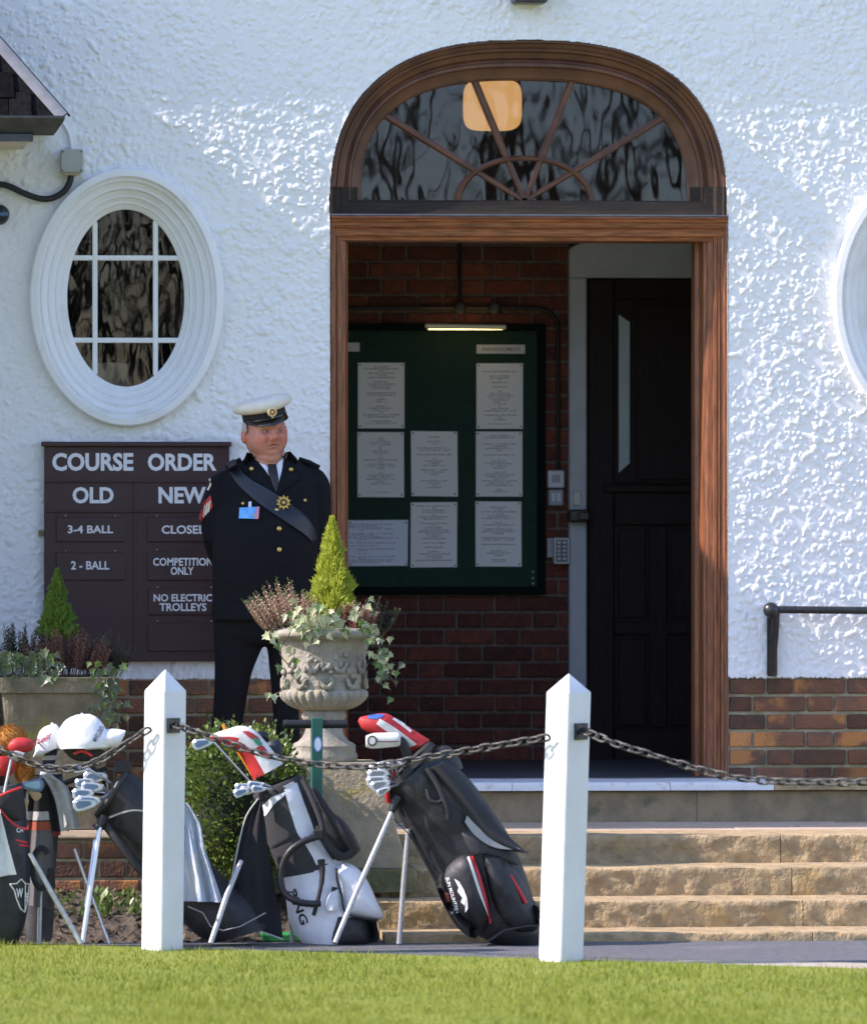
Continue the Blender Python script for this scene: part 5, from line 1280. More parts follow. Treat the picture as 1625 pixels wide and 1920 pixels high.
# ------------------------------------------------------------------ posts and chains
post_w = M('post_white_gloss', (.68,.68,.69), .4, (.62,.62,.62), 6, bump=.04, bscale=40)
def lineY(px, a=(308,-3.15), b=(1066,-3.9)): return a[1]+(b[1]-a[1])*(px-a[0])/(b[0]-a[0])
def post(label, fb, ft, apex, wl, wr, Y, plate):
    k = 1/PPM(Y, fb[0]); s = math.hypot(wl, wr)*k; th = math.atan2(wl, wr)
    e1 = Vector((math.cos(th), math.sin(th), 0)); e2 = Vector((-math.sin(th), math.cos(th), 0))
    Fb = P(*fb, Y); Ft = P(*ft, Y); Fb.z = -.36
    r = thing('post', label, 'post', (Fb.x, Fb.y+s*.5, -.345), 'white chain posts')
    q = MB(); c = .004
    def ringp(F): return [F+e1*c, F+e1*(s-c), F+e1*s+e2*c, F+e1*s+e2*(s-c), F+e1*(s-c)+e2*s, F+e1*c+e2*s, F+e2*(s-c), F+e2*c]
    ap = P(*apex, Y); ctr = Ft+(e1+e2)*s/2; top = Vector((ctr.x, ctr.y, ap.z))
    rows = [ringp(Fb), ringp(Ft-Vector((0,0,.002))), [p*1.0 for p in ringp(Ft)]]
    rows.append([p+(top-p)*.03+Vector((0,0,.001)) for p in ringp(Ft)]); rows.append([p+(top-p)*.985 for p in ringp(Ft)])
    q.grid(rows, 0, True); n = len(q.v); q.f.append(list(range(n-8, n))); q.m.append(0); q.build('shaft', post_w, r, 20)
    u0, v0, u1, v1 = plate; q = MB()
    no = e1.cross(Vector((0,0,1)))
    if no.y > 0: no = -no
    f = lambda u, py: (Fb+(Ft-Fb)*((PZ(py,Y,fb[0])-Fb.z)/(Ft.z-Fb.z)))+e1*((u-fb[0]-(ft[0]-fb[0])*((fb[1]-py)/(fb[1]-ft[1])))*k/math.cos(th))
    A, B, C_, D_ = f(u0,v0), f(u1,v0), f(u1,v1), f(u0,v1)
    vs = [p+no*.001 for p in (A,B,C_,D_)]+[p+no*.012 for p in (A,B,C_,D_)]
    q.add(vs, [(4,5,6,7),(0,1,5,4),(1,2,6,5),(2,3,7,6),(3,0,4,7)]); q.tube([(A+C_)/2+no*.01, (A+C_)/2+no*.03], .009, 8); q.build('chain_plate', black_metal, r, 30)
    return (A+C_)/2+no*.03
pl1 = post('left white square post with pointed top on the lawn edge', (302,1782), (308,1297), (308,1256), 36, 44, -3.15, (313,1347,335,1375))
pl2 = post('right white square post with pointed top on the lawn edge', (1051,1806), (1066,1300), (1071,1264), 38, 47, -3.90, (1077,1357,1101,1388))
def link_mesh():
    q = MB(); pts = []; n = 14
    for i in range(n):
        a = 2*math.pi*i/n; x, y = math.cos(a), math.sin(a); pts.append(Vector((.0135*x, 0, .0125*y+(.012 if y > .01 else -.012 if y < -.01 else 0))))
    rows = []
    for i in range(n):
        t = (pts[(i+1) % n]-pts[i-1]).normalized(); u = Vector((0,1,0)); w = t.cross(u)
        rows.append([pts[i]+(u*math.cos(2*math.pi*k/6)+w*math.sin(2*math.pi*k/6))*.0046 for k in range(6)])
    q.grid(rows+[rows[0]], 0, True); me = q.mesh('link'); me.shade_smooth(); me.materials.append(M('galvanised_chain', (.12,.115,.105), .6, (.05,.047,.043), 60, metal=.5)); return me
LINK = link_mesh()
def chain(label, pts):
    r = thing('chain', label, 'chain', pts[0], 'chains between the white posts'); P_ = [Vector(p) for p in spl([tuple(p) for p in pts], 8)]
    L_ = [0]
    for a, b in zip(P_, P_[1:]): L_.append(L_[-1]+(b-a).length)
    pit = .0385; n = int(L_[-1]/pit); j = 0
    for i in range(n+1):
        d = i*pit
        while j < len(P_)-2 and L_[j+1] < d: j += 1
        f = (d-L_[j])/max(1e-9, L_[j+1]-L_[j]); p = P_[j]+(P_[j+1]-P_[j])*f; t = (P_[j+1]-P_[j]).normalized()
        rot = t.to_track_quat('Z','Y').to_matrix().to_4x4() @ Matrix.Rotation(R(35+90*(i % 2)+random.uniform(-18,18)),4,'Z')
        inst('link', LINK, r, p, rot.to_euler())
    return r
mid = [(400,1384),(470,1408),(540,1424),(620,1436),(700,1437),(800,1421),(900,1404),(985,1390)]
chain('iron chain sagging between the two white posts', [pl1]+[P(x, y, lineY(x)) for x, y in mid]+[P(1026,1383,-3.86)])
chain('iron chain running from the right white post to the right edge', [pl2]+[P(x, y, lineY(x)) for x, y in ((1160,1397),(1220,1415),(1300,1440),(1370,1457),(1450,1465),(1530,1467),(1625,1466),(1720,1456))])
chain('iron chain sagging from the left white post to the left edge', [P(272,1372,-3.12)]+[P(x, y, lineY(x)) for x, y in ((240,1392),(190,1424),(140,1440),(90,1440),(45,1426),(0,1406),(-60,1380))])

# ------------------------------------------------------------------ green shoe cleaner
GY = -2.25
green_p = M('green_enamel', (.012,.11,.085), .3, (.010,.09,.07), 10)
sc_ = thing('shoe_cleaner', 'green metal shoe cleaning post with black handles behind the white golf bag', 'shoe cleaner', (PX(594,GY), GY, PATHZ))
q = MB(); u_ = P(583,1346,GY); v_ = P(604.5,1346,GY); q.box((u_.x, GY-.022, PATHZ+.01), (v_.x, GY+.022, u_.z), ch=.003); q.build('post', green_p, sc_, 0)
rub = M('black_rubber_grip', (.012,.012,.013), .45)
for a, b in ((531,583),(604.5,651)):
    q = MB(); n = 9; rr = [7.5+1.0*(i % 2) for i in range(n)]; tpx(q, [(a+(b-a)*i/(n-1), 1358) for i in range(n)], rr, GY, 12); q.build('handle', rub, sc_, 50)
q = MB(); c_ = P(596,1396,GY-.0225); q.prism([(c_.x+8*math.cos(t)/PPM(GY), c_.z+14.5*math.sin(t)/PPM(GY)) for t in [2*math.pi*i/24 for i in range(24)]], c_.y-.0015, c_.y+.001); st_ = q.build('sticker', M('sticker_blue', (.12,.22,.5), .3), sc_, 0)
q = MB(); q.prism([(c_.x+6*math.cos(t)/PPM(GY), c_.z+12*math.sin(t)/PPM(GY)) for t in [2*math.pi*i/24 for i in range(24)]], c_.y-.0025, c_.y-.0012); q.build('sticker_field', M('sticker_white', (.6,.66,.75), .3), st_, 0)
q = MB(); a_, b_ = P(490,1758,GY-.1), P(700,1765,GY-.1); q.box((a_.x, GY-.16, PATHZ+.002), (b_.x, GY+.12, PATHZ+.03), ch=.004); q.build('base_plate', M('bright_green_base', (.02,.25,.06), .5), sc_, 0)

# ------------------------------------------------------------------ golf bags
blk = M('black_nylon', (.010,.010,.011), .55, (.020,.020,.021), 30, bump=.35, bscale=11, bdist=.02); blk2 = M('black_mesh', (.018,.018,.018), .8, (.03,.03,.03), 200, bump=.4, bscale=400)
char = M('charcoal_fabric', (.030,.030,.031), .75, (.042,.042,.042), 120, bump=.3, bscale=300); wht = M('white_vinyl', (.74,.74,.76), .4, (.66,.66,.69), 10, bump=.4, bscale=14, bdist=.02)
redf = M('red_fabric', (.50,.022,.022), .6, (.36,.015,.016), 20, bump=.2, bscale=50); whf = M('white_fabric', (.68,.67,.64), .65, (.58,.56,.52), 15, bump=.2, bscale=50)
chrome = M('chrome', (.60,.64,.70), .30, metal=.45); steel = M('brushed_steel', (.55,.56,.58), .3, metal=.9); graph = M('graphite_shaft', (.06,.055,.06), .3, metal=.3); greyl = M('pale_lining', (.32,.32,.31), .7)
bl_c = M('iron_sky_tint', (.13,.20,.33), .3, metal=.35); legw = M('leg_aluminium', (.50,.50,.49), .4, (.40,.39,.37), 60, metal=.4)  # blue of the iron cavities is sky reflection put into the colour
gripm = M('club_grip', (.015,.015,.016), .7)
def rod(name, parent, path, r, Y, m, seg=8):
    q = MB(); tpx(q, path, r, Y, seg); return q.build(name, m, parent, 60)
HEAD = [(-1,-.48),(-.7,-.60),(.35,-.60),(.92,-.46),(1.05,-.1),(.9,.42),(.6,.58),(-.5,.14),(-.95,-.12)]
def rotpts(pts, cx, cy, s, ang, fx=1):
    a = R(ang); return [(cx+(x*fx*math.cos(a)-y*math.sin(a))*s, cy-(x*fx*math.sin(a)+y*math.cos(a))*s) for x, y in pts]
def iron(label, cx, cy, s, ang, mouth, Y, group, fx=1, mface=chrome, mcav=None, dy=0):
    t = thing('golf_club', label, 'golf club', P(mouth[0], mouth[1], Y), group)
    pts = rotpts(HEAD, cx, cy, s, ang, fx); q = MB(); w = [P(x, y, Y+dy) for x, y in pts]; q.prism([(p.x, p.z) for p in w], Y+dy-.010, Y+dy+.006, 0, .0035); h = q.build('head', mface, t, 30)
    pts = rotpts([(x*.66+.08, y*.6) for x, y in HEAD], cx, cy, s, ang, fx); q = MB(); w = [P(x, y, Y+dy-.011) for x, y in pts]; q.prism([(p.x, p.z) for p in w], Y+dy-.0125, Y+dy-.0095, 0, .001); q.build('cavity', mcav or bl_c, h, 30)
    hx, hy = rotpts([(-.95,-.25)], cx, cy, s, ang, fx)[0]
    q = MB(); tpx(q, [(hx, hy, dy), (mouth[0], mouth[1], .02)], [2.6, 2.2], Y, 8); q.build('shaft', steel, t, 60); return t
def headcover(name, label, pairs, Y, mats, group='head covers', k=.85, pick=None, shaft=None, n=4, seg=24):
    t = thing(name, label, 'head cover', P((pairs[-1][0]+pairs[-1][2])/2, (pairs[-1][1]+pairs[-1][3])/2, Y), group)
    q = MB(); q.loft(spl(pairs, n), Y, k, seg)
    if pick:
        for i, f in enumerate(q.f):
            if len(f) == 4:
                c = sum((Vector(q.v[j]) for j in f), Vector())/4; row = f[0]//seg; ang = f[0] % seg; q.m[i] = pick(row/(len(spl(pairs,n))-1), ang/seg)
    bv = q.bvh(); q.build('cover', mats, t, 60)
    if shaft: q = MB(); tpx(q, shaft[0], shaft[1], Y, 8); q.build('neck', gripm, t, 60)
    return t, bv

# ---- black stand bag with red trim
EYb = -2.62
bE = thing('golf_bag', 'black stand golf bag with red trim leaning left in front of the steps', 'golf bag', P(960,1768,EYb), 'golf bags in front of the clubhouse')
q = MB(); q.loft(spl([(724,1488,822,1404,.8),(736,1508,848,1430,.8),(757,1548,884,1466,.75),(785,1600,925,1522,.72),(812,1650,960,1578,.70),(838,1700,985,1640,.70),(872,1738,1004,1702,.75),(912,1764,1012,1746,.8)],4), EYb, .75, 32)
for i, v in enumerate(q.v):
    p = Vector(v); q.v[i] = (p.x, p.y+.012*noise.noise(Vector((p.x*14, p.y*6, p.z*10)))+.007*noise.noise(Vector((p.x*40+p.z*30, 1, p.z*16))), p.z)
eb = q.bvh(); q.build('body', blk, bE, 60)
def patch(name, parent, bv, pl, Y, m, off=.003, bulge=0, thick=.012, rings=6, sub=4):
    q = MB(); drape(q, bv, spl([(*p,) for p in pl+[pl[0]]], sub)[:-1], Y, off, bulge, thick, rings); return q.build(name, m, parent, 60)
pk1 = patch('side_pocket', bE, eb, [(822,1640),(845,1612),(868,1600),(888,1612),(903,1650),(914,1700),(906,1742),(882,1757),(852,1735),(828,1695),(815,1662)], EYb, blk, .004, .055, .03)
q = MB(); drape(q, eb, spl([(822,1640),(845,1612),(868,1600),(888,1612),(903,1650),(914,1700),(906,1742),(882,1757),(852,1735),(828,1695),(815,1662),(822,1640)],4)[:-1], EYb, .004, .055, .03, 6); pk1b = q.bvh()
patch('front_pocket', bE, eb, [(900,1600),(925,1598),(952,1618),(985,1660),(1008,1710),(1004,1742),(965,1745),(930,1712),(910,1660)], EYb, blk, .004, .045, .03)
patch('apparel_pocket', bE, eb, [(860,1560),(905,1545),(950,1578),(975,1620),(940,1612),(905,1600),(880,1600)], EYb, char, .003, .012, .02)
zipr = M('red_zip', (.55,.02,.025), .5)
q = MB(); strip(q, pk1b, spl([(876,1600),(890,1640),(903,1685),(916,1732)],4), spl([(882,1598),(897,1640),(909,1682),(919,1728)],4), EYb-.06, .007, .012, 2, 20); q.build('zip', zipr, bE, 60)
q = MB(); strip(q, pk1b, spl([(872,1606),(884,1645),(896,1680),(910,1712)],4), spl([(876,1604),(889,1644),(901,1682),(914,1720)],4), EYb-.06, .009, .012, 2, 20); q.build('zip_edge', whf, bE, 60)
rod('zip', bE, [(945,1622,-.10),(958,1645,-.125),(972,1668,-.13),(986,1694,-.125)], 3.4, EYb, zipr)
rod('collar_trim', bE, spl([(739,1448,-.04),(730,1468,-.06),(726,1488,-.06),(729,1505,-.05)],4), 5.0, EYb, zipr, 10)
q = MB(); q.loft([(722,1492,815,1396,.82),(718,1480,806,1390,.84),(724,1478,808,1396,.8)], EYb, .82, 32, caps=False); q.build('collar', blk2, bE, 60)
q = MB(); q.loft(spl([(740,1470,800,1410,.7),(770,1448,838,1398,.8),(795,1452,860,1420,.7),(800,1470,868,1440,.6)],4), EYb+.01, .7, 20); q.build('hood', blk, bE, 60)
q = MB(); strip(q, None, spl([(800,1440),(845,1505),(890,1568),(930,1590),(980,1598)],4), spl([(830,1428),(880,1480),(930,1545),(965,1580),(990,1600)],4), EYb-.05, .05, .018, 6, 24, wave=lambda u, t: -.03*math.sin(u*math.pi)); q.build('shoulder_strap', blk2, bE, 60)
q = MB(); strip(q, None, spl([(868,1540),(890,1568),(925,1588),(968,1592)],4), spl([(872,1528),(900,1556),(935,1576),(972,1590)],4), EYb-.05, .075, .008, 3, 16); q.build('strap_lining', greyl, bE, 60)
rod('cross_strap', bE, spl([(800,1440,-.12),(822,1475,-.13),(838,1515,-.13),(842,1535,-.12)],4), 5.5, EYb, blk2)
rod('loop', bE, spl([(800,1480,-.12),(806,1500,-.13),(822,1505,-.13),(832,1495,-.12)],4), 3.4, EYb, blk2)
q = MB(); q.loft(spl([(858,1490,872,1486,.9),(862,1506,884,1492,.9),(880,1525,896,1508,.9),(900,1545,910,1530,.9)],3), EYb-.10, .9, 14); q.build('water_bottle', M('lilac_bottle', (.38,.30,.36), .3, (.3,.25,.32), 30), bE, 60)
q = MB(); q.loft(spl([(905,1758,1006,1716,.85),(918,1768,1013,1742,.85),(925,1771,1013,1768,.85)],3), EYb, .85, 28); q.build('base', M('black_plastic', (.012,.013,.014), .3), bE, 50)
rod('base_rim', bE, [(918,1764,-.09),(945,1745,-.12),(985,1737,-.11),(1010,1736,-.07)], 2.4, EYb, char)
rod('leg', bE, [(739,1512,-.09),(705,1590,-.13),(665,1680,-.18),(628,1768,-.22)], [4.2,5,5,4.6], EYb, legw); rod('leg', bE, [(765,1555,-.05),(757,1650,-.04),(748,1770,-.02)], [4.2,5,4.8], EYb, legw)
rod('leg_hinge', bE, [(746,1495,-.08),(738,1512,-.09),(734,1524,-.095)], [9,8,5], EYb, M('hinge_black', (.01,.01,.01), .35))
rod('tension_wire', bE, [(738,1536,-.1),(762,1560,-.08),(822,1640,-.06)], 1.0, EYb, gripm)
q = MB(); lg = [(845,1644),(854,1650),(862,1664),(868,1680),(870,1700),(866,1708),(864,1694),(857,1688),(860,1680),(851,1668),(853,1660)]
vs = [P(x, y, EYb) for x, y in lg]
for p in vs: p.y = hit(pk1b, p, EYb-.1)-.004
q.add(vs, [list(range(len(vs)))]); q.build('logo', M('print_white', (.75,.75,.75), .5), pk1, 0, fixn=False)
prw = bpy.data.materials['print_white']
lettering('lettering', 'SUN MOUNTAIN', None, EYb-.1, prw, pk1, .02, pk1b, .004, ((834,1646),(20,67),(6,-2)))
q = MB(); strip(q, pk1b, [(833,1676),(838,1694)], [(839,1674),(844,1692)], EYb-.1, .005, .004, 2, 6); q.build('brand_tab', M('orange_tab', (.6,.16,.10), .5), pk1, 0)
# covers and clubs in it
def pickE(t, a): return 1 if .52 < a < .60 and t > .25 else 0
hcE, hbv = headcover('head_cover', 'red driver head cover with white stripe in the black bag', [(671,1353,675,1345),(680,1368,692,1341),(700,1376,724,1338),(722,1381,752,1354),(748,1393,782,1373),(772,1408,805,1387)], EYb-.02, [redf])
q = MB(); strip(q, hbv, spl([(706,1358),(730,1376),(765,1404)],4), spl([(712,1348),(742,1366),(782,1396)],4), EYb-.06, .003, .006, 4, 20); q.build('stripe', whf, hcE, 60)
q = MB(); strip(q, hbv, spl([(736,1349),(752,1360),(770,1374)],4), spl([(740,1346),(757,1356),(773,1370)],4), EYb-.06, .003, .006, 3, 12, wave=lambda u, t: 0); q.build('emblem', whf, hcE, 60)
q = MB(); strip(q, hbv, spl([(690,1347),(705,1348),(720,1343)],3), spl([(690,1342),(705,1339.5),(721,1340)],3), EYb-.05, .003, .006, 3, 12); q.build('blue_patch', M('blue_patch', (.02,.10,.35), .5), hcE, 60)
pcE = thing('putter_cover', 'white putter head cover with round emblem in the black bag', 'head cover', P(750,1400,EYb-.08), 'head covers')
q = MB(); q.loft(spl([(686,1401,686,1380,.7),(698,1404,700,1375,.8),(725,1402,725,1374,.8),(745,1400,745,1374,.8),(750,1397,750,1378,.7)],4), EYb-.09, .8, 20); pb = q.bvh(); q.build('cover', whf, pcE, 60)
q = MB(); c_ = P(697,1389,EYb-.1); c_.y = hit(pb, c_, c_.y); q.prism([(c_.x+9*math.cos(t)/PPM(EYb), c_.z+10*math.sin(t)/PPM(EYb)) for t in [2*math.pi*i/20 for i in range(20)]], c_.y-.008, c_.y+.005); em = q.build('emblem', M('emblem_dark', (.06,.03,.03), .5), pcE, 0)
q = MB(); q.prism([(c_.x+6*math.cos(t)/PPM(EYb), c_.z+7*math.sin(t)/PPM(EYb)) for t in [2*math.pi*i/16 for i in range(16)]], c_.y-.010, c_.y-.0075); q.build('emblem_field', whf, em, 0)
rod('seam', pcE, [(706,1390,-.052),(728,1391,-.055),(748,1390,-.05)], 1.2, EYb-.07, M('seam_brown', (.15,.08,.06), .7))
rod('neck', pcE, spl([(748,1387,0),(757,1398,0),(766,1425,.01),(775,1450,.03)],4), [9]*13, EYb-.07, gripm)
for i, (x, y, s, a) in enumerate(((712,1438,20,20),(722,1432,17,35),(708,1450,20,22),(706,1462,20,25),(712,1470,18,28),(738,1432,15,20),(718,1482,13,40))):
    iron('chrome iron in the black bag with red trim, '+('widest of the upper heads','upper head nearest the bag','third head from the top','fourth head from the top','fifth head from the top','small head beside the collar trim','lowest small head')[i], x, y, s, a, (752+i*3,1490-i*4), EYb-.05, 'irons in the black bag with red trim', -1, chrome if i % 3 else M('satin_head', (.58,.6,.63), .35, metal=.35) if i == 0 else bpy.data.materials['satin_head'], bpy.data.materials.get('satin_cav') or M('satin_cav', (.20,.22,.25), .35, metal=.4), -.012*i)

# ---- white and black stand bag
DY = -2.5
bD = thing('golf_bag', 'white and black stand golf bag with black loop handle and side pocket', 'golf bag', P(635,1768,DY), 'golf bags in front of the clubhouse')
q = MB(); q.loft(spl([(480,1496,562,1458,.85),(487,1515,580,1478,.85),(496,1560,600,1530,.8),(510,1605,620,1580,.8),(528,1645,642,1622,.8)],4), DY, .8, 32); ub = q.bvh(); q.build('upper_body', char, bD, 60)
q = MB(); q.loft(spl([(524,1628,634,1606,.78),(532,1655,650,1630,.80),(536,1685,672,1672,.78),(541,1722,690,1712,.75),(552,1750,700,1745,.75),(566,1769,702,1768,.75)],4), DY, .8, 32); lb_ = q.bvh(); q.build('lower_body', wht, bD, 60)
patch('white_panel', bD, ub, [(489,1512),(510,1490),(533,1474),(530,1490),(512,1506),(493,1532)], DY, wht, .004, .0, .01, 4, 3)
q = MB(); strip(q, ub, spl([(531,1474),(541,1512),(556,1560),(566,1574)],4), spl([(556,1464),(570,1505),(586,1548),(588,1562)],4), DY-.08, .006, .012, 6, 20); q.build('white_panel', wht, bD, 60)
q = MB(); strip(q, ub, spl([(568,1578),(585,1606),(592,1622)],4), spl([(596,1570),(615,1600),(628,1618)],4), DY-.08, .005, .012, 6, 12); q.build('white_panel', wht, bD, 60)
q = MB(); strip(q, ub, spl([(507,1590),(535,1572),(556,1560)],3), spl([(509,1594),(536,1576),(557,1564)],3), DY-.08, .004, .006, 2, 12); q.build('seam', blk, bD, 60)
q = MB(); q.loft([(478,1502,572,1470,.86),(474,1492,564,1456,.88),(480,1484,558,1452,.86)], DY, .86, 32, caps=False); q.build('collar', blk2, bD, 60)
q = MB(); q.loft([(484,1492,560,1460,.8),(486,1494,560,1462,.8)], DY, .8, 24); q.build('divider', gripm, bD, 60)
patch('strap_pad', bD, None, [(592,1490),(612,1515),(645,1540),(668,1575),(673,1596),(648,1612),(618,1612),(602,1585),(594,1545)], DY-.02, blk, .02, .05, .06, 6, 4)
rod('strap', bD, spl([(585,1480,-.04),(612,1520,-.08),(640,1560,-.11),(660,1595,-.10),(640,1606,-.11),(612,1580,-.12),(598,1548,-.12)],5), 8.0, DY, blk2, 10)
rod('strap', bD, spl([(568,1462,-.07),(590,1510,-.11),(604,1550,-.13),(600,1566,-.13)],4), 5.5, DY, blk2)
q = MB(); u_ = P(586,1556,DY-.145); v_ = P(606,1574,DY-.125); q.box((u_.x,u_.y,v_.z),(v_.x,v_.y,u_.z), ch=.005); q.build('buckle', gripm, bD, 0)
n = 44; hp = spl([(598,1568,-.13),(570,1578,-.14),(545,1595,-.14),(530,1622,-.13),(526,1650,-.13),(533,1675,-.14),(555,1690,-.15),(580,1695,-.15),(600,1694,-.14)],6)
rod('loop_handle', bD, hp, [6.2+.9*(i % 2) for i in range(len(hp))], DY, rub, 10)
patch('side_pocket', bD, None, [(628,1628),(650,1619),(672,1630),(690,1655),(706,1690),(718,1718),(706,1724),(670,1718),(648,1712),(640,1680)], DY-.07, wht, .02, .05, .07, 6, 4)
rod('pocket_zip', bD, spl([(630,1628,-.10),(632,1650,-.115),(640,1680,-.12),(648,1712,-.115),(680,1722,-.115),(708,1726,-.10)],4), 2.0, DY, gripm)
patch('base_panel', bD, lb_, [(630,1716),(660,1718),(690,1722),(703,1735),(704,1764),(670,1768),(634,1768),(618,1760)], DY, blk, .006, .01, .012, 5, 3)
rod('clip_strap', bD, spl([(602,1612,-.13),(604,1640,-.14),(600,1670,-.15),(592,1702,-.14),(588,1716,-.13)],4), [7,7,6,6,5,5,5,4,4,4,4,4,4,4,4,4,4], DY, blk2)
q = MB(); q.loft(spl([(624,1668,634,1666,.9),(618,1676,634,1675,.9),(612,1690,636,1690,.9),(610,1708,636,1706,.9)],3), DY-.13, .9, 16); q.build('bottle', M('clear_bottle', (.55,.57,.58), .15), bD, 60)
rod('bottle_cap', bD, [(628,1664,-.13),(626,1676,-.13)], 6, DY, gripm)
lettering('lettering', 'PING', None, DY-.1, M('print_black', (.02,.02,.02), .5), bD, .03, lb_, .003, ((541,1673),(24,64),(14,-6)))
rod('leg', bD, [(452,1615,-.16),(425,1680,-.24),(395,1769,-.30)], [4.5,5.5,5.0], DY, legw); rod('leg', bD, [(540,1660,.06),(548,1770,.06)], [4.5,4.5], DY, legw)
towel_b = M('black_waffle_towel', (.012,.012,.013), .9, (.022,.022,.024), 160, bump=.8, bscale=260)
tw = thing('towel', 'black waffle golf towel with pale edging hanging from the white bag', 'towel', P(475,1500,DY-.1), 'golf towels')
def fold(u, t): return .02*math.sin(u*7+t*1.5)*(.3+t)+.006*math.sin(u*19)
L1 = spl([(484,1498),(462,1530),(450,1572),(440,1620),(428,1680),(419,1722)],4); R1 = spl([(492,1508),(498,1548),(504,1600),(515,1660),(526,1715),(531,1762)],4)
q = MB(); strip(q, None, L1, R1, DY-.12, .0, .006, 18, 40, wave=fold); q.build('cloth', towel_b, tw, 60)
pipe_m = M('pale_piping', (.48,.46,.42), .8)
rod('edging', tw, [(x, y, fold(0, i/(len(L1)-1))) for i, (x, y) in enumerate(L1)], 1.5, DY-.12, pipe_m)
bo = [(419+(531-419)*u, 1722+(1762-1722)*u, fold(u,1)) for u in [i/14 for i in range(15)]]; rod('edging', tw, bo, 1.5, DY-.12, pipe_m)
hcD, hb2 = headcover('head_cover', 'red and white head cover with a red and green emblem in the white bag', [(393,1384,396,1377),(408,1394,424,1368),(432,1404,452,1361),(450,1414,478,1370),(462,1432,502,1396),(474,1462,530,1432)], DY-.03, [whf, redf], k=.7, pick=lambda t, a: 1 if .30 < a < (.74 if t < .45 else .68) else 0)
for pl in ([(455,1372),(468,1372),(488,1386),(480,1390),(466,1382)], [(478,1404),(492,1398),(502,1410),(508,1424),(496,1420),(488,1416)]): patch('emblem', hcD, hb2, pl, DY-.08, M('emblem_red', (.40,.03,.03), .6), .003, 0, .004, 3, 3)
patch('emblem', hcD, hb2, [(474,1384),(484,1386),(493,1396),(486,1399),(478,1392)], DY-.08, M('emblem_green', (.03,.24,.13), .6), .004, 0, .004, 3, 3)
hcB, _ = headcover('head_cover', 'small black and blue club cover behind the red and white head cover', [(500,1392,520,1386,.8),(496,1402,528,1396,.9),(498,1420,530,1416,.9),(508,1440,528,1438,.8)], DY+.02, [M('black_blue_cover', (.012,.014,.024), .6)])
t_ = thing('golf_club', 'dark hybrid club head rising behind the red and white head cover', 'golf club', P(500,1460,DY+.05), 'clubs in the white bag')
q = MB(); q.loft(spl([(470,1384,474,1376),(484,1386,490,1370),(496,1390,503,1376),(500,1398,506,1392)],4), DY+.05, .9, 14); q.build('head', M('dark_head', (.03,.03,.035), .2, metal=.5), t_, 60); rod('shaft', t_, [(503,1394),(515,1460)], 2.4, DY+.05, graph)
iron('long chrome iron reaching far left out of the white bag', 379,1392,19,25,(494,1494), DY-.06, 'clubs in the white bag', -1, chrome, bl_c, -.02)
for i, (x, y, s, a) in enumerate(((455,1474,15,22),(466,1480,16,18),(452,1484,15,30),(478,1470,14,15),(484,1478,13,12))): iron('chrome iron low in the mouth of the white bag, '+('leftmost upper head','largest middle head','lowest head','upper right head','head nearest the shafts')[i], x, y, s, a, (512+i*4,1482), DY-.06, 'irons low in the white bag', -1, chrome, bl_c, -.01*i-.03)
t_ = thing('orange_tee_stick', 'thin orange stick poking up behind the red and white head cover', 'stick', P(480,1465,DY+.02)); q = MB(); tpx(q, [(418,1358),(424,1372),(478,1462)], [3.4,3.4,2.6], DY+.02, 8); q.build('shaft', M('orange_plastic', (.75,.26,.02), .4), t_, 60)

# ---- black bag behind the left post, with a pale blue towel
CY = -2.58
bC = thing('golf_bag', 'black golf bag leaning right behind the left white post', 'golf bag', P(440,1765,CY), 'golf bags in front of the clubhouse')
q = MB(); q.loft(spl([(176,1528,240,1440,.8),(202,1566,270,1466,.8),(240,1612,315,1506,.75),(290,1665,362,1566,.72),(335,1722,415,1640,.72),(372,1756,482,1692,.75),(400,1768,504,1738,.8)],4), CY, .75, 28)
for i, v in enumerate(q.v):
    p = Vector(v); q.v[i] = (p.x, p.y+.006*noise.noise(p*16), p.z)
cbv = q.bvh(); q.build('body', blk, bC, 60)
q = MB(); strip(q, cbv, spl([(192,1538),(225,1524),(250,1518),(272,1520)],4), spl([(193,1541),(226,1527),(251,1521),(273,1523)],4), CY-.1, .004, .005, 2, 14); q.build('piping', pipe_m, bC, 60)
rod('strap', bC, spl([(196,1545,-.10),(215,1570,-.13),(245,1610,-.13),(268,1640,-.12)],4), 7, CY, blk2)
rod('collar', bC, spl([(182,1528,-.09),(205,1500,-.12),(225,1465,-.11),(243,1440,-.07)],4), 6, CY, rub, 10)
q = MB(); u_, v_ = P(215,1428,CY-.10), P(245,1450,CY-.06); q.box((u_.x,u_.y,v_.z),(v_.x,v_.y,u_.z), ch=.006); q.build('buckle', gripm, bC, 0)
rod('hinge', bC, [(196,1530,-.12),(188,1548,-.12),(180,1556,-.12)], [9,9,11], CY, bpy.data.materials['hinge_black'])
rod('leg', bC, [(187,1552,-.13),(172,1650,-.17),(155,1768,-.2)], [4.6,5,4.6], CY, chrome); rod('leg', bC, [(178,1575,-.1),(168,1645,-.12),(160,1700,-.13)], [3.2,3.2,3.0], CY, steel); rod('leg', bC, [(140,1592,.06),(168,1670,.04),(205,1770,.0)], [3.2,3.2,3.2], CY, steel)
for pl in ([(352,1700),(380,1712),(395,1738),(420,1746)], [(420,1745),(450,1738),(480,1722),(498,1712)]):
    rod('seam', bC, [(x, y, -.11) for x, y in pl], 1.2, CY, greyl)
tC = thing('towel', 'pale blue and white towel draped on the bag right of the left post', 'towel', P(370,1600,CY-.12), 'golf towels')
def fold2(u, t): return .020*noise.noise(Vector((u*5.5+t*.6, t*1.3, 2)))*(.5+.9*t)+.005*math.sin(u*17+t*3)+.007*noise.noise(Vector((u*16, t*5, 5)))+.003*noise.noise(Vector((u*40, t*22, 9)))
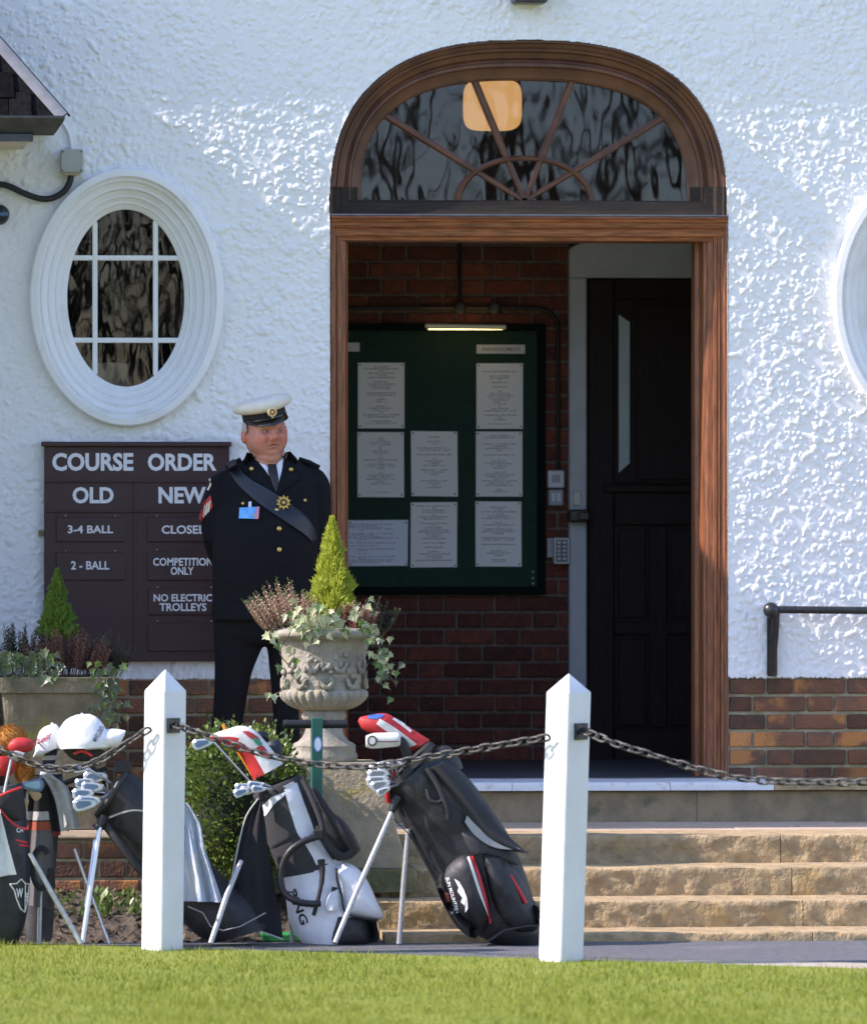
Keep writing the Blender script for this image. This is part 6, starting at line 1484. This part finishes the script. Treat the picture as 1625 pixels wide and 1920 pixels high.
q = MB(); strip(q, None, spl([(325,1505),(330,1560),(332,1620),(336,1690)],4), spl([(352,1506),(375,1545),(384,1590),(400,1640),(418,1692)],4), CY-.14, .0, .010, 48, 48, wave=fold2); q.build('cloth', M('pale_blue_terry', (.42,.50,.62), .98, (.64,.63,.60), 5, stretch=(3,1,.7), bump=.8, bscale=200, lo=.42, hi=.68, spec=.1), tC, 60)
grp = 'irons in the bag behind the left post'
for i, (x, y, s, a) in enumerate(((178,1455,22,20),(158,1466,18,25),(172,1474,20,15),(155,1486,20,20),(165,1500,22,18),(158,1506,22,20),(150,1440,14,10))): iron('chrome iron in the bag behind the left post, '+('large upper right head','upper left head','middle head','left head of the lower pair above','large lowest head','front lowest head','small head at the top left')[i], x, y, s, a, (206+i*2,1505-i*5), CY-.07, grp, -1, chrome, bl_c, -.012*i)
for i, (a, b) in enumerate((((118,1470),(200,1440)),((128,1480),(200,1490)),((120,1486),(180,1500)))):
    t_ = thing('golf_club', 'black gripped club in the bag behind the left post, '+('highest one','middle one','lowest one')[i], 'golf club', P(*b, CY), 'black grips in the bag behind the left post'); rod('shaft', t_, [(*a, -.02),(*b, 0)], [5,4], CY, gripm)
def cap_hat(label, dome, brim, Y, txt=None, tm=None, quad=None):
    t = thing('baseball_cap', label, 'cap', P(dome[0][0], dome[0][1], Y), 'white caps on the golf bags')
    q = MB(); q.loft(spl(dome, 4), Y, .85, 28); q.v = [tuple(Vector(v)+Vector((.004,.006,.004))*noise.noise(Vector(v)*26)) for v in q.v]; bv = q.bvh(); q.build('crown', M('cap_cotton', (.74,.74,.76), .8, (.70,.70,.72), 20, bump=.3, bscale=40) if 'cap_cotton' not in bpy.data.materials else bpy.data.materials['cap_cotton'], t, 60)
    q = MB(); q.loft(spl(brim, 4), Y, 3.0, 20); q.build('brim', bpy.data.materials['cap_cotton'], t, 60)
    q = MB(); q.ball(P((dome[-1][0]+dome[-1][2])/2, dome[-1][1]-1, Y), .006, 8, 6); q.build('top_button', bpy.data.materials['cap_cotton'], t, 60)
    if txt: lettering('lettering', txt, None, Y-.06, tm, t, .015, bv, .002, quad, shear=.3)
    return t
cap_hat('white baseball cap with navy print perched on the bag behind the left post', [(112,1404,206,1400,.8),(108,1390,207,1384),(112,1368,196,1362),(124,1350,184,1348),(142,1341,166,1340)], [(160,1407,164,1386,1.8),(182,1405,187,1371,1.5),(204,1403,208,1367,1.6),(221,1399,225,1368,1.6),(232,1382,235,1370,2.2)], CY-.06, 'MASTERS', M('print_navy', (.02,.03,.08), .6), ((172,1388),(17,-28),(8,5)))
t_ = thing('head_cover', 'black club cover with a red stripe under the larger white cap', 'head cover', P(150,1430,CY-.02), 'head covers')
q = MB(); q.loft(spl([(116,1404,122,1398,.8),(130,1420,140,1396,.9),(150,1428,160,1398,.9),(176,1424,182,1404,.9),(195,1412,198,1408,.8)],4), CY-.03, .9, 16); q.build('cover', gripm, t_, 60)
rod('stripe', t_, spl([(138,1414,-.055),(152,1409,-.06),(165,1413,-.055),(172,1418,-.045)],4), 2.6, CY-.03, zipr); rod('neck', t_, [(160,1420),(205,1480)], 4, CY-.02, gripm)

# ---- second bag from the left: towels, cap
B_Y = -2.46
bB = thing('golf_bag', 'dark golf bag hung with grey towels, second from the left edge', 'golf bag', P(78,1765,B_Y), 'golf bags in front of the clubhouse')
q = MB(); q.loft(spl([(52,1462,118,1456,.8),(48,1540,112,1540,.8),(46,1640,104,1640,.75),(48,1740,100,1740,.75),(52,1766,96,1766,.75)],4), B_Y, .8, 24); q.build('body', M('dark_grey_bag', (.03,.03,.03), .7, (.05,.05,.05), 20), bB, 60)
rod('leg', bB, [(76,1640,-.13),(75,1700,-.14),(73,1770,-.15)], [4.5,4.5,4.2], B_Y, legw); q = MB(); q.loft([(52,1466,116,1460,.85),(50,1456,118,1450,.86)], B_Y, .85, 24, caps=False); q.build('collar', blk2, bB, 60)
def striped(name, stops, axis_lo, axis_hi):
    """bands across a towel by height (object space)"""
    m = M(name, (.2,.2,.2), .95, bump=.6, bscale=240); N = m.node_tree.nodes; L = m.node_tree.links
    tc = N.new('ShaderNodeTexCoord'); sp = N.new('ShaderNodeSeparateXYZ'); L.new(tc.outputs['Generated'], sp.inputs[0]); cr = N.new('ShaderNodeValToRGB'); cr.color_ramp.interpolation = 'CONSTANT'
    el = cr.color_ramp.elements; el[0].position = stops[0][0]; el[0].color = (*stops[0][1], 1); el[1].position = stops[1][0]; el[1].color = (*stops[1][1], 1)
    for p, c in stops[2:]:
        e = el.new(p); e.color = (*c, 1)
    L.new(sp.outputs[2], cr.inputs[0]); L.new(cr.outputs[0], N['Principled BSDF'].inputs['Base Color']); return m
g_, dk, og, wh_ = (.13,.125,.12), (.018,.018,.02), (.38,.09,.05), (.45,.45,.44)
t1 = thing('towel', 'grey golf towel with black, white and orange bands at the left', 'towel', P(80,1480,B_Y-.14), 'golf towels')
q = MB(); strip(q, None, spl([(54,1478),(50,1560),(52,1640),(54,1698)],4), spl([(86,1474),(92,1530),(102,1600),(100,1706)],4), B_Y-.13, .0, .008, 18, 36, wave=lambda u, t: .02*math.sin(u*8+t*2)*(.4+t)); q.build('cloth', striped('banded_towel', [(0,g_),(.20,(.16,.155,.15)),(.62,g_),(.64,og),(.71,dk),(.72,wh_),(.79,dk)], 0, 1), t1, 60)
q = MB(); rp = [(78+17*math.cos(t), 1628+38*math.sin(t), -.035) for t in [2*math.pi*i/24 for i in range(22)]]; tpx(q, rp, 5.5, B_Y-.13, 8, flat=.4); q.build('ring_print', M('ring_dark', (.03,.028,.028), .9), t1, 60)
t2 = thing('towel', 'stained pale grey towel hanging under the small white cap', 'towel', P(115,1460,B_Y-.12), 'golf towels')
q = MB(); strip(q, None, spl([(76,1452),(96,1480),(108,1520),(114,1560)],4), spl([(98,1454),(126,1476),(140,1510),(150,1550)],4), B_Y-.15, .0, .010, 18, 26, wave=lambda u, t: .018*math.sin(u*6+t)*(.4+t)-.02*t); q.build('cloth', M('stained_terry', (.42,.42,.40), .95, (.22,.20,.17), 12, bump=.6, bscale=220, lo=.45, hi=.75), t2, 60)
t3 = thing('towel', 'dark towel edge with red hem beside the stained grey towel', 'towel', P(100,1480,B_Y-.1), 'golf towels')
q = MB(); strip(q, None, spl([(84,1470),(96,1520),(98,1570)],4), spl([(100,1478),(110,1520),(114,1566)],4), B_Y-.12, .0, .008, 10, 20, wave=lambda u, t: .012*math.sin(u*6)); q.build('cloth', striped('dark_hem_towel', [(0,(.30,.05,.04)),(.10,dk),(.99,dk)], 0, 1), t3, 60)
cap_hat('smaller white cap with red script beside the larger white cap', [(66,1412,112,1402,.8),(68,1394,116,1386),(72,1376,114,1370),(82,1364,108,1362),(92,1359,104,1358)], [(62,1420,70,1406,2.2),(76,1418,80,1400,2.4),(92,1410,94,1396,2.4),(108,1402,108,1396,2.5)], B_Y-.10, 'Titleist', M('script_red', (.42,.02,.04), .6), ((60,1402),(36,-17),(1,-13)))
t_ = thing('head_cover', 'navy and white striped knitted club cover under the small white cap', 'head cover', P(92,1455,B_Y-.08), 'head covers')
q = MB(); q.loft(spl([(84,1408,108,1402,.85),(80,1425,106,1420,.9),(76,1445,100,1442,.9),(74,1460,98,1458,.85)],4), B_Y-.08, .9, 20); q.build('cover', striped('navy_stripe_knit', [(0,(.02,.025,.06)),(.12,(.5,.5,.5)),(.22,(.02,.025,.06)),(.34,(.5,.5,.5)),(.45,(.02,.025,.06)),(.6,(.4,.4,.4)),(.75,(.02,.025,.06))], 0, 1), t_, 60)
tanm = M('tan_head', (.42,.30,.17), .4, metal=.3)
iron('iron with a sky-blue sheen at the left between the red cover and the towels', 60,1470,22,-12,(30,1520), B_Y-.20, 'clubs near the left edge', 1, bl_c, M('iron_sky_face', (.30,.46,.66), .3, metal=.6))  # blue colour imitates sky mirrored in the metal
iron('tan faced wedge below the blue iron near the left edge', 64,1485,17,-60,(40,1540), B_Y-.19, 'clubs near the left edge', 1, tanm, tanm)
iron('small tan club head lower down at the left edge', 46,1508,11,70,(30,1550), B_Y-.22, 'clubs near the left edge', 1, tanm, tanm)

# ---- bag at the left edge with the shield
AY = -2.70
navyb = M('navy_bag', (.010,.012,.020), .5, (.016,.018,.028), 15, bump=.2, bscale=40)
bA = thing('golf_bag', 'dark navy golf bag with a white shield emblem at the left edge', 'golf bag', P(0,1765,AY), 'golf bags in front of the clubhouse')
q = MB(); q.loft(spl([(-60,1490,42,1468,.8),(-62,1540,50,1530,.8),(-62,1600,57,1598,.75),(-60,1680,55,1680,.75),(-58,1735,46,1735,.75),(-50,1768,34,1768,.75)],4), AY, .8, 32)
for i, v in enumerate(q.v):
    p = Vector(v); q.v[i] = (p.x, p.y+.005*noise.noise(p*18), p.z)
ab = q.bvh(); q.build('body', navyb, bA, 60)
patch('pouch', bA, ab, [(-20,1480),(20,1476),(40,1480),(44,1515),(36,1538),(10,1530),(-20,1510)], AY, blk2, .004, .03, .03, 6, 4)
rod('trim', bA, spl([(-8,1496,-.14),(15,1486,-.145),(40,1477,-.13)],4), 2.4, AY, zipr); rod('trim', bA, spl([(0,1518,-.14),(14,1535,-.135),(30,1548,-.13),(50,1556,-.11),(52,1548,-.1)],4), 2.0, AY, zipr)
for a, b in (((28,1574),(54,1580)),((34,1583),(56,1587))):
    q = MB(); strip(q, ab, [a, b], [(a[0]+1,a[1]+3.5),(b[0],b[1]+3.5)], AY-.1, .003, .003, 2, 8); q.build('stripe', zipr, bA, 0)
sh_ = [(17,1656),(30,1655),(39,1647),(47,1656),(54,1657),(53,1670),(51,1690),(46,1710),(38,1703),(30,1684),(26,1668),(17,1656)]
q = MB(); vs = []
for x, y in sh_:
    p = P(x, y, AY); p.y = hit(ab, p, AY-.05)-.004; vs.append(p)
q.tube(vs, .0028, 6); em = q.build('shield_outline', prw, bA, 0)
q = MB(); q.tube([vs[3], vs[3]*.5+vs[7]*.5+Vector((0,-.01,0)), vs[7]], .002, 6); q.build('shield_bar', prw, bA, 0)
lettering('lettering', 'W', (31,1667,44,1685), AY-.1, prw, bA, .03, ab, .004); lettering('lettering', 'S', (48,1676,54,1692), AY-.1, prw, bA, .03, ab, .004); lettering('lettering', 'OF', (31,1553,47,1562), AY-.1, prw, bA, .02, ab, .004)
rod('leg', bA, [(56,1600,-.10),(100,1680,-.12),(152,1770,-.15)], [4.2,5.2,4.8], AY, legw)
t_ = thing('towel', 'white towel hanging on the navy bag at the left edge', 'towel', P(0,1520,AY-.15), 'golf towels')
q = MB(); strip(q, None, spl([(-40,1510),(-45,1580),(-40,1650)],4), spl([(0,1518),(10,1560),(20,1600),(31,1640)],4), AY-.16, .0, .010, 16, 26, wave=lambda u, t: .02*math.sin(u*9+t)); q.build('cloth', M('white_terry', (.80,.80,.82), .95, (.66,.65,.64), 14, bump=.6, bscale=220), t_, 60)
headcover('head_cover', 'red head cover with white print at the left edge, upper one', [(14,1402,18,1392,.8),(24,1411,30,1384,.8),(44,1412,50,1384,.8),(58,1408,62,1390,.8),(63,1402,65,1396,.7)], AY-.06, [redf])
headcover('head_cover', 'red boxy club cover at the left edge, lower one', [(-20,1420,22,1418,.8),(-20,1432,30,1428,.8),(-18,1445,28,1444,.8),(-10,1455,20,1455,.7)], AY-.02, [redf])
t_ = thing('golf_club', 'grey topped wood between the two red covers at the left edge', 'golf club', P(20,1460,AY-.1), 'clubs near the left edge'); q = MB(); q.loft(spl([(14,1420,20,1410,.8),(26,1426,32,1408,.9),(40,1424,46,1412,.8)],4), AY-.12, .9, 14); q.build('head', M('grey_wood', (.4,.4,.38), .35), t_, 60); rod('shaft', t_, [(22,1420),(5,1500)], 2.6, AY-.1, steel)
fur = M('brown_fur', (.30,.12,.02), .9, (.42,.18,.03), 40)
for lb, cx, cy, rx_, ry_ in (('fluffy brown animal fur club cover at the left edge', 20,1388,27,26),('fluffy brown fur club cover beneath the upper red cover', 46,1445,15,22)):
    t_ = thing('head_cover', lb, 'head cover', P(cx, cy+ry_, AY+.04), 'fur covers'); q = MB(); c_ = P(cx, cy, AY+.06); k = 1/PPM(AY); q.ball(c_, (rx_*k, rx_*k*.9, ry_*k), 18, 12); r_ = random.Random(cx)
    for j in range(1500):
        th = math.acos(r_.uniform(-1,1)); ph = r_.uniform(0,6.28); n = Vector((math.sin(th)*math.cos(ph), math.sin(th)*math.sin(ph), math.cos(th))); p = c_+Vector((n.x*rx_, n.y*rx_*.9, n.z*ry_))*k*.98
        d = (n+Vector((r_.uniform(-.5,.5), r_.uniform(-.5,.5), r_.uniform(-.7,.2)))).normalized()*.016; s = d.cross(Vector((0,1,.3))).normalized()*.0012; q.add([p-s, p+s, p+d], [(0,1,2)])
    q.build('fur', fur, t_, 0, fixn=False); rod('neck', t_, [(cx, cy+ry_*.8, .05),(cx-4, cy+ry_+40, .05)], 5, AY, gripm)

# ------------------------------------------------------------------ grass
def grass():
    n = 150000
    x = rng.uniform(-2.6, 2.6, n); yb = A1[1]+(x-A1[0])*dy_/dx_; u = rng.random(n)**.8
    y = yb-.01-u*5.6+rng.normal(0, .02, n)
    h = rng.gamma(6, .0030, n)*(1+.35*np.sin(x*5+2*np.sin(y*3))*np.sin(y*4)); h = np.clip(h, .006, .036); w = rng.uniform(.0012, .0026, n)
    a = rng.uniform(0, 2*np.pi, n); lx = rng.normal(0, .4, n)*h; ly = rng.normal(0, .4, n)*h
    b = np.stack([x, y, np.full(n, -.347)], -1); s = np.stack([np.cos(a)*w, np.sin(a)*w, np.zeros(n)], -1)
    tip = b+np.stack([lx, ly, h], -1)
    co = np.stack([b-s, b+s, tip], 1).reshape(-1, 3).astype(np.float32)
    me = bpy.data.meshes.new('grass'); me.vertices.add(3*n); me.vertices.foreach_set('co', co.ravel())
    me.loops.add(3*n); me.loops.foreach_set('vertex_index', np.arange(3*n, dtype=np.int32)); me.polygons.add(n)
    me.polygons.foreach_set('loop_start', np.arange(0, 3*n, 3, dtype=np.int32)); me.polygons.foreach_set('loop_total', np.full(n, 3, np.int32))
    me.polygons.foreach_set('material_index', rng.choice([0,0,0,1,1,2], n).astype(np.int32)); me.update()
    me.materials.append(M('grass_green', (.19,.245,.014), .7, (.25,.28,.022), 1.3, transl=.35)); me.materials.append(M('grass_deep', (.13,.19,.012), .7, (.17,.215,.015), 1.3, transl=.35)); me.materials.append(M('grass_straw', (.31,.31,.06), .7, transl=.35))
    o = bpy.data.objects.new('grass', me); col.objects.link(o)
    tag(o, 'short bright mown grass of the lawn in the foreground', 'grass', kind='stuff')
grass()
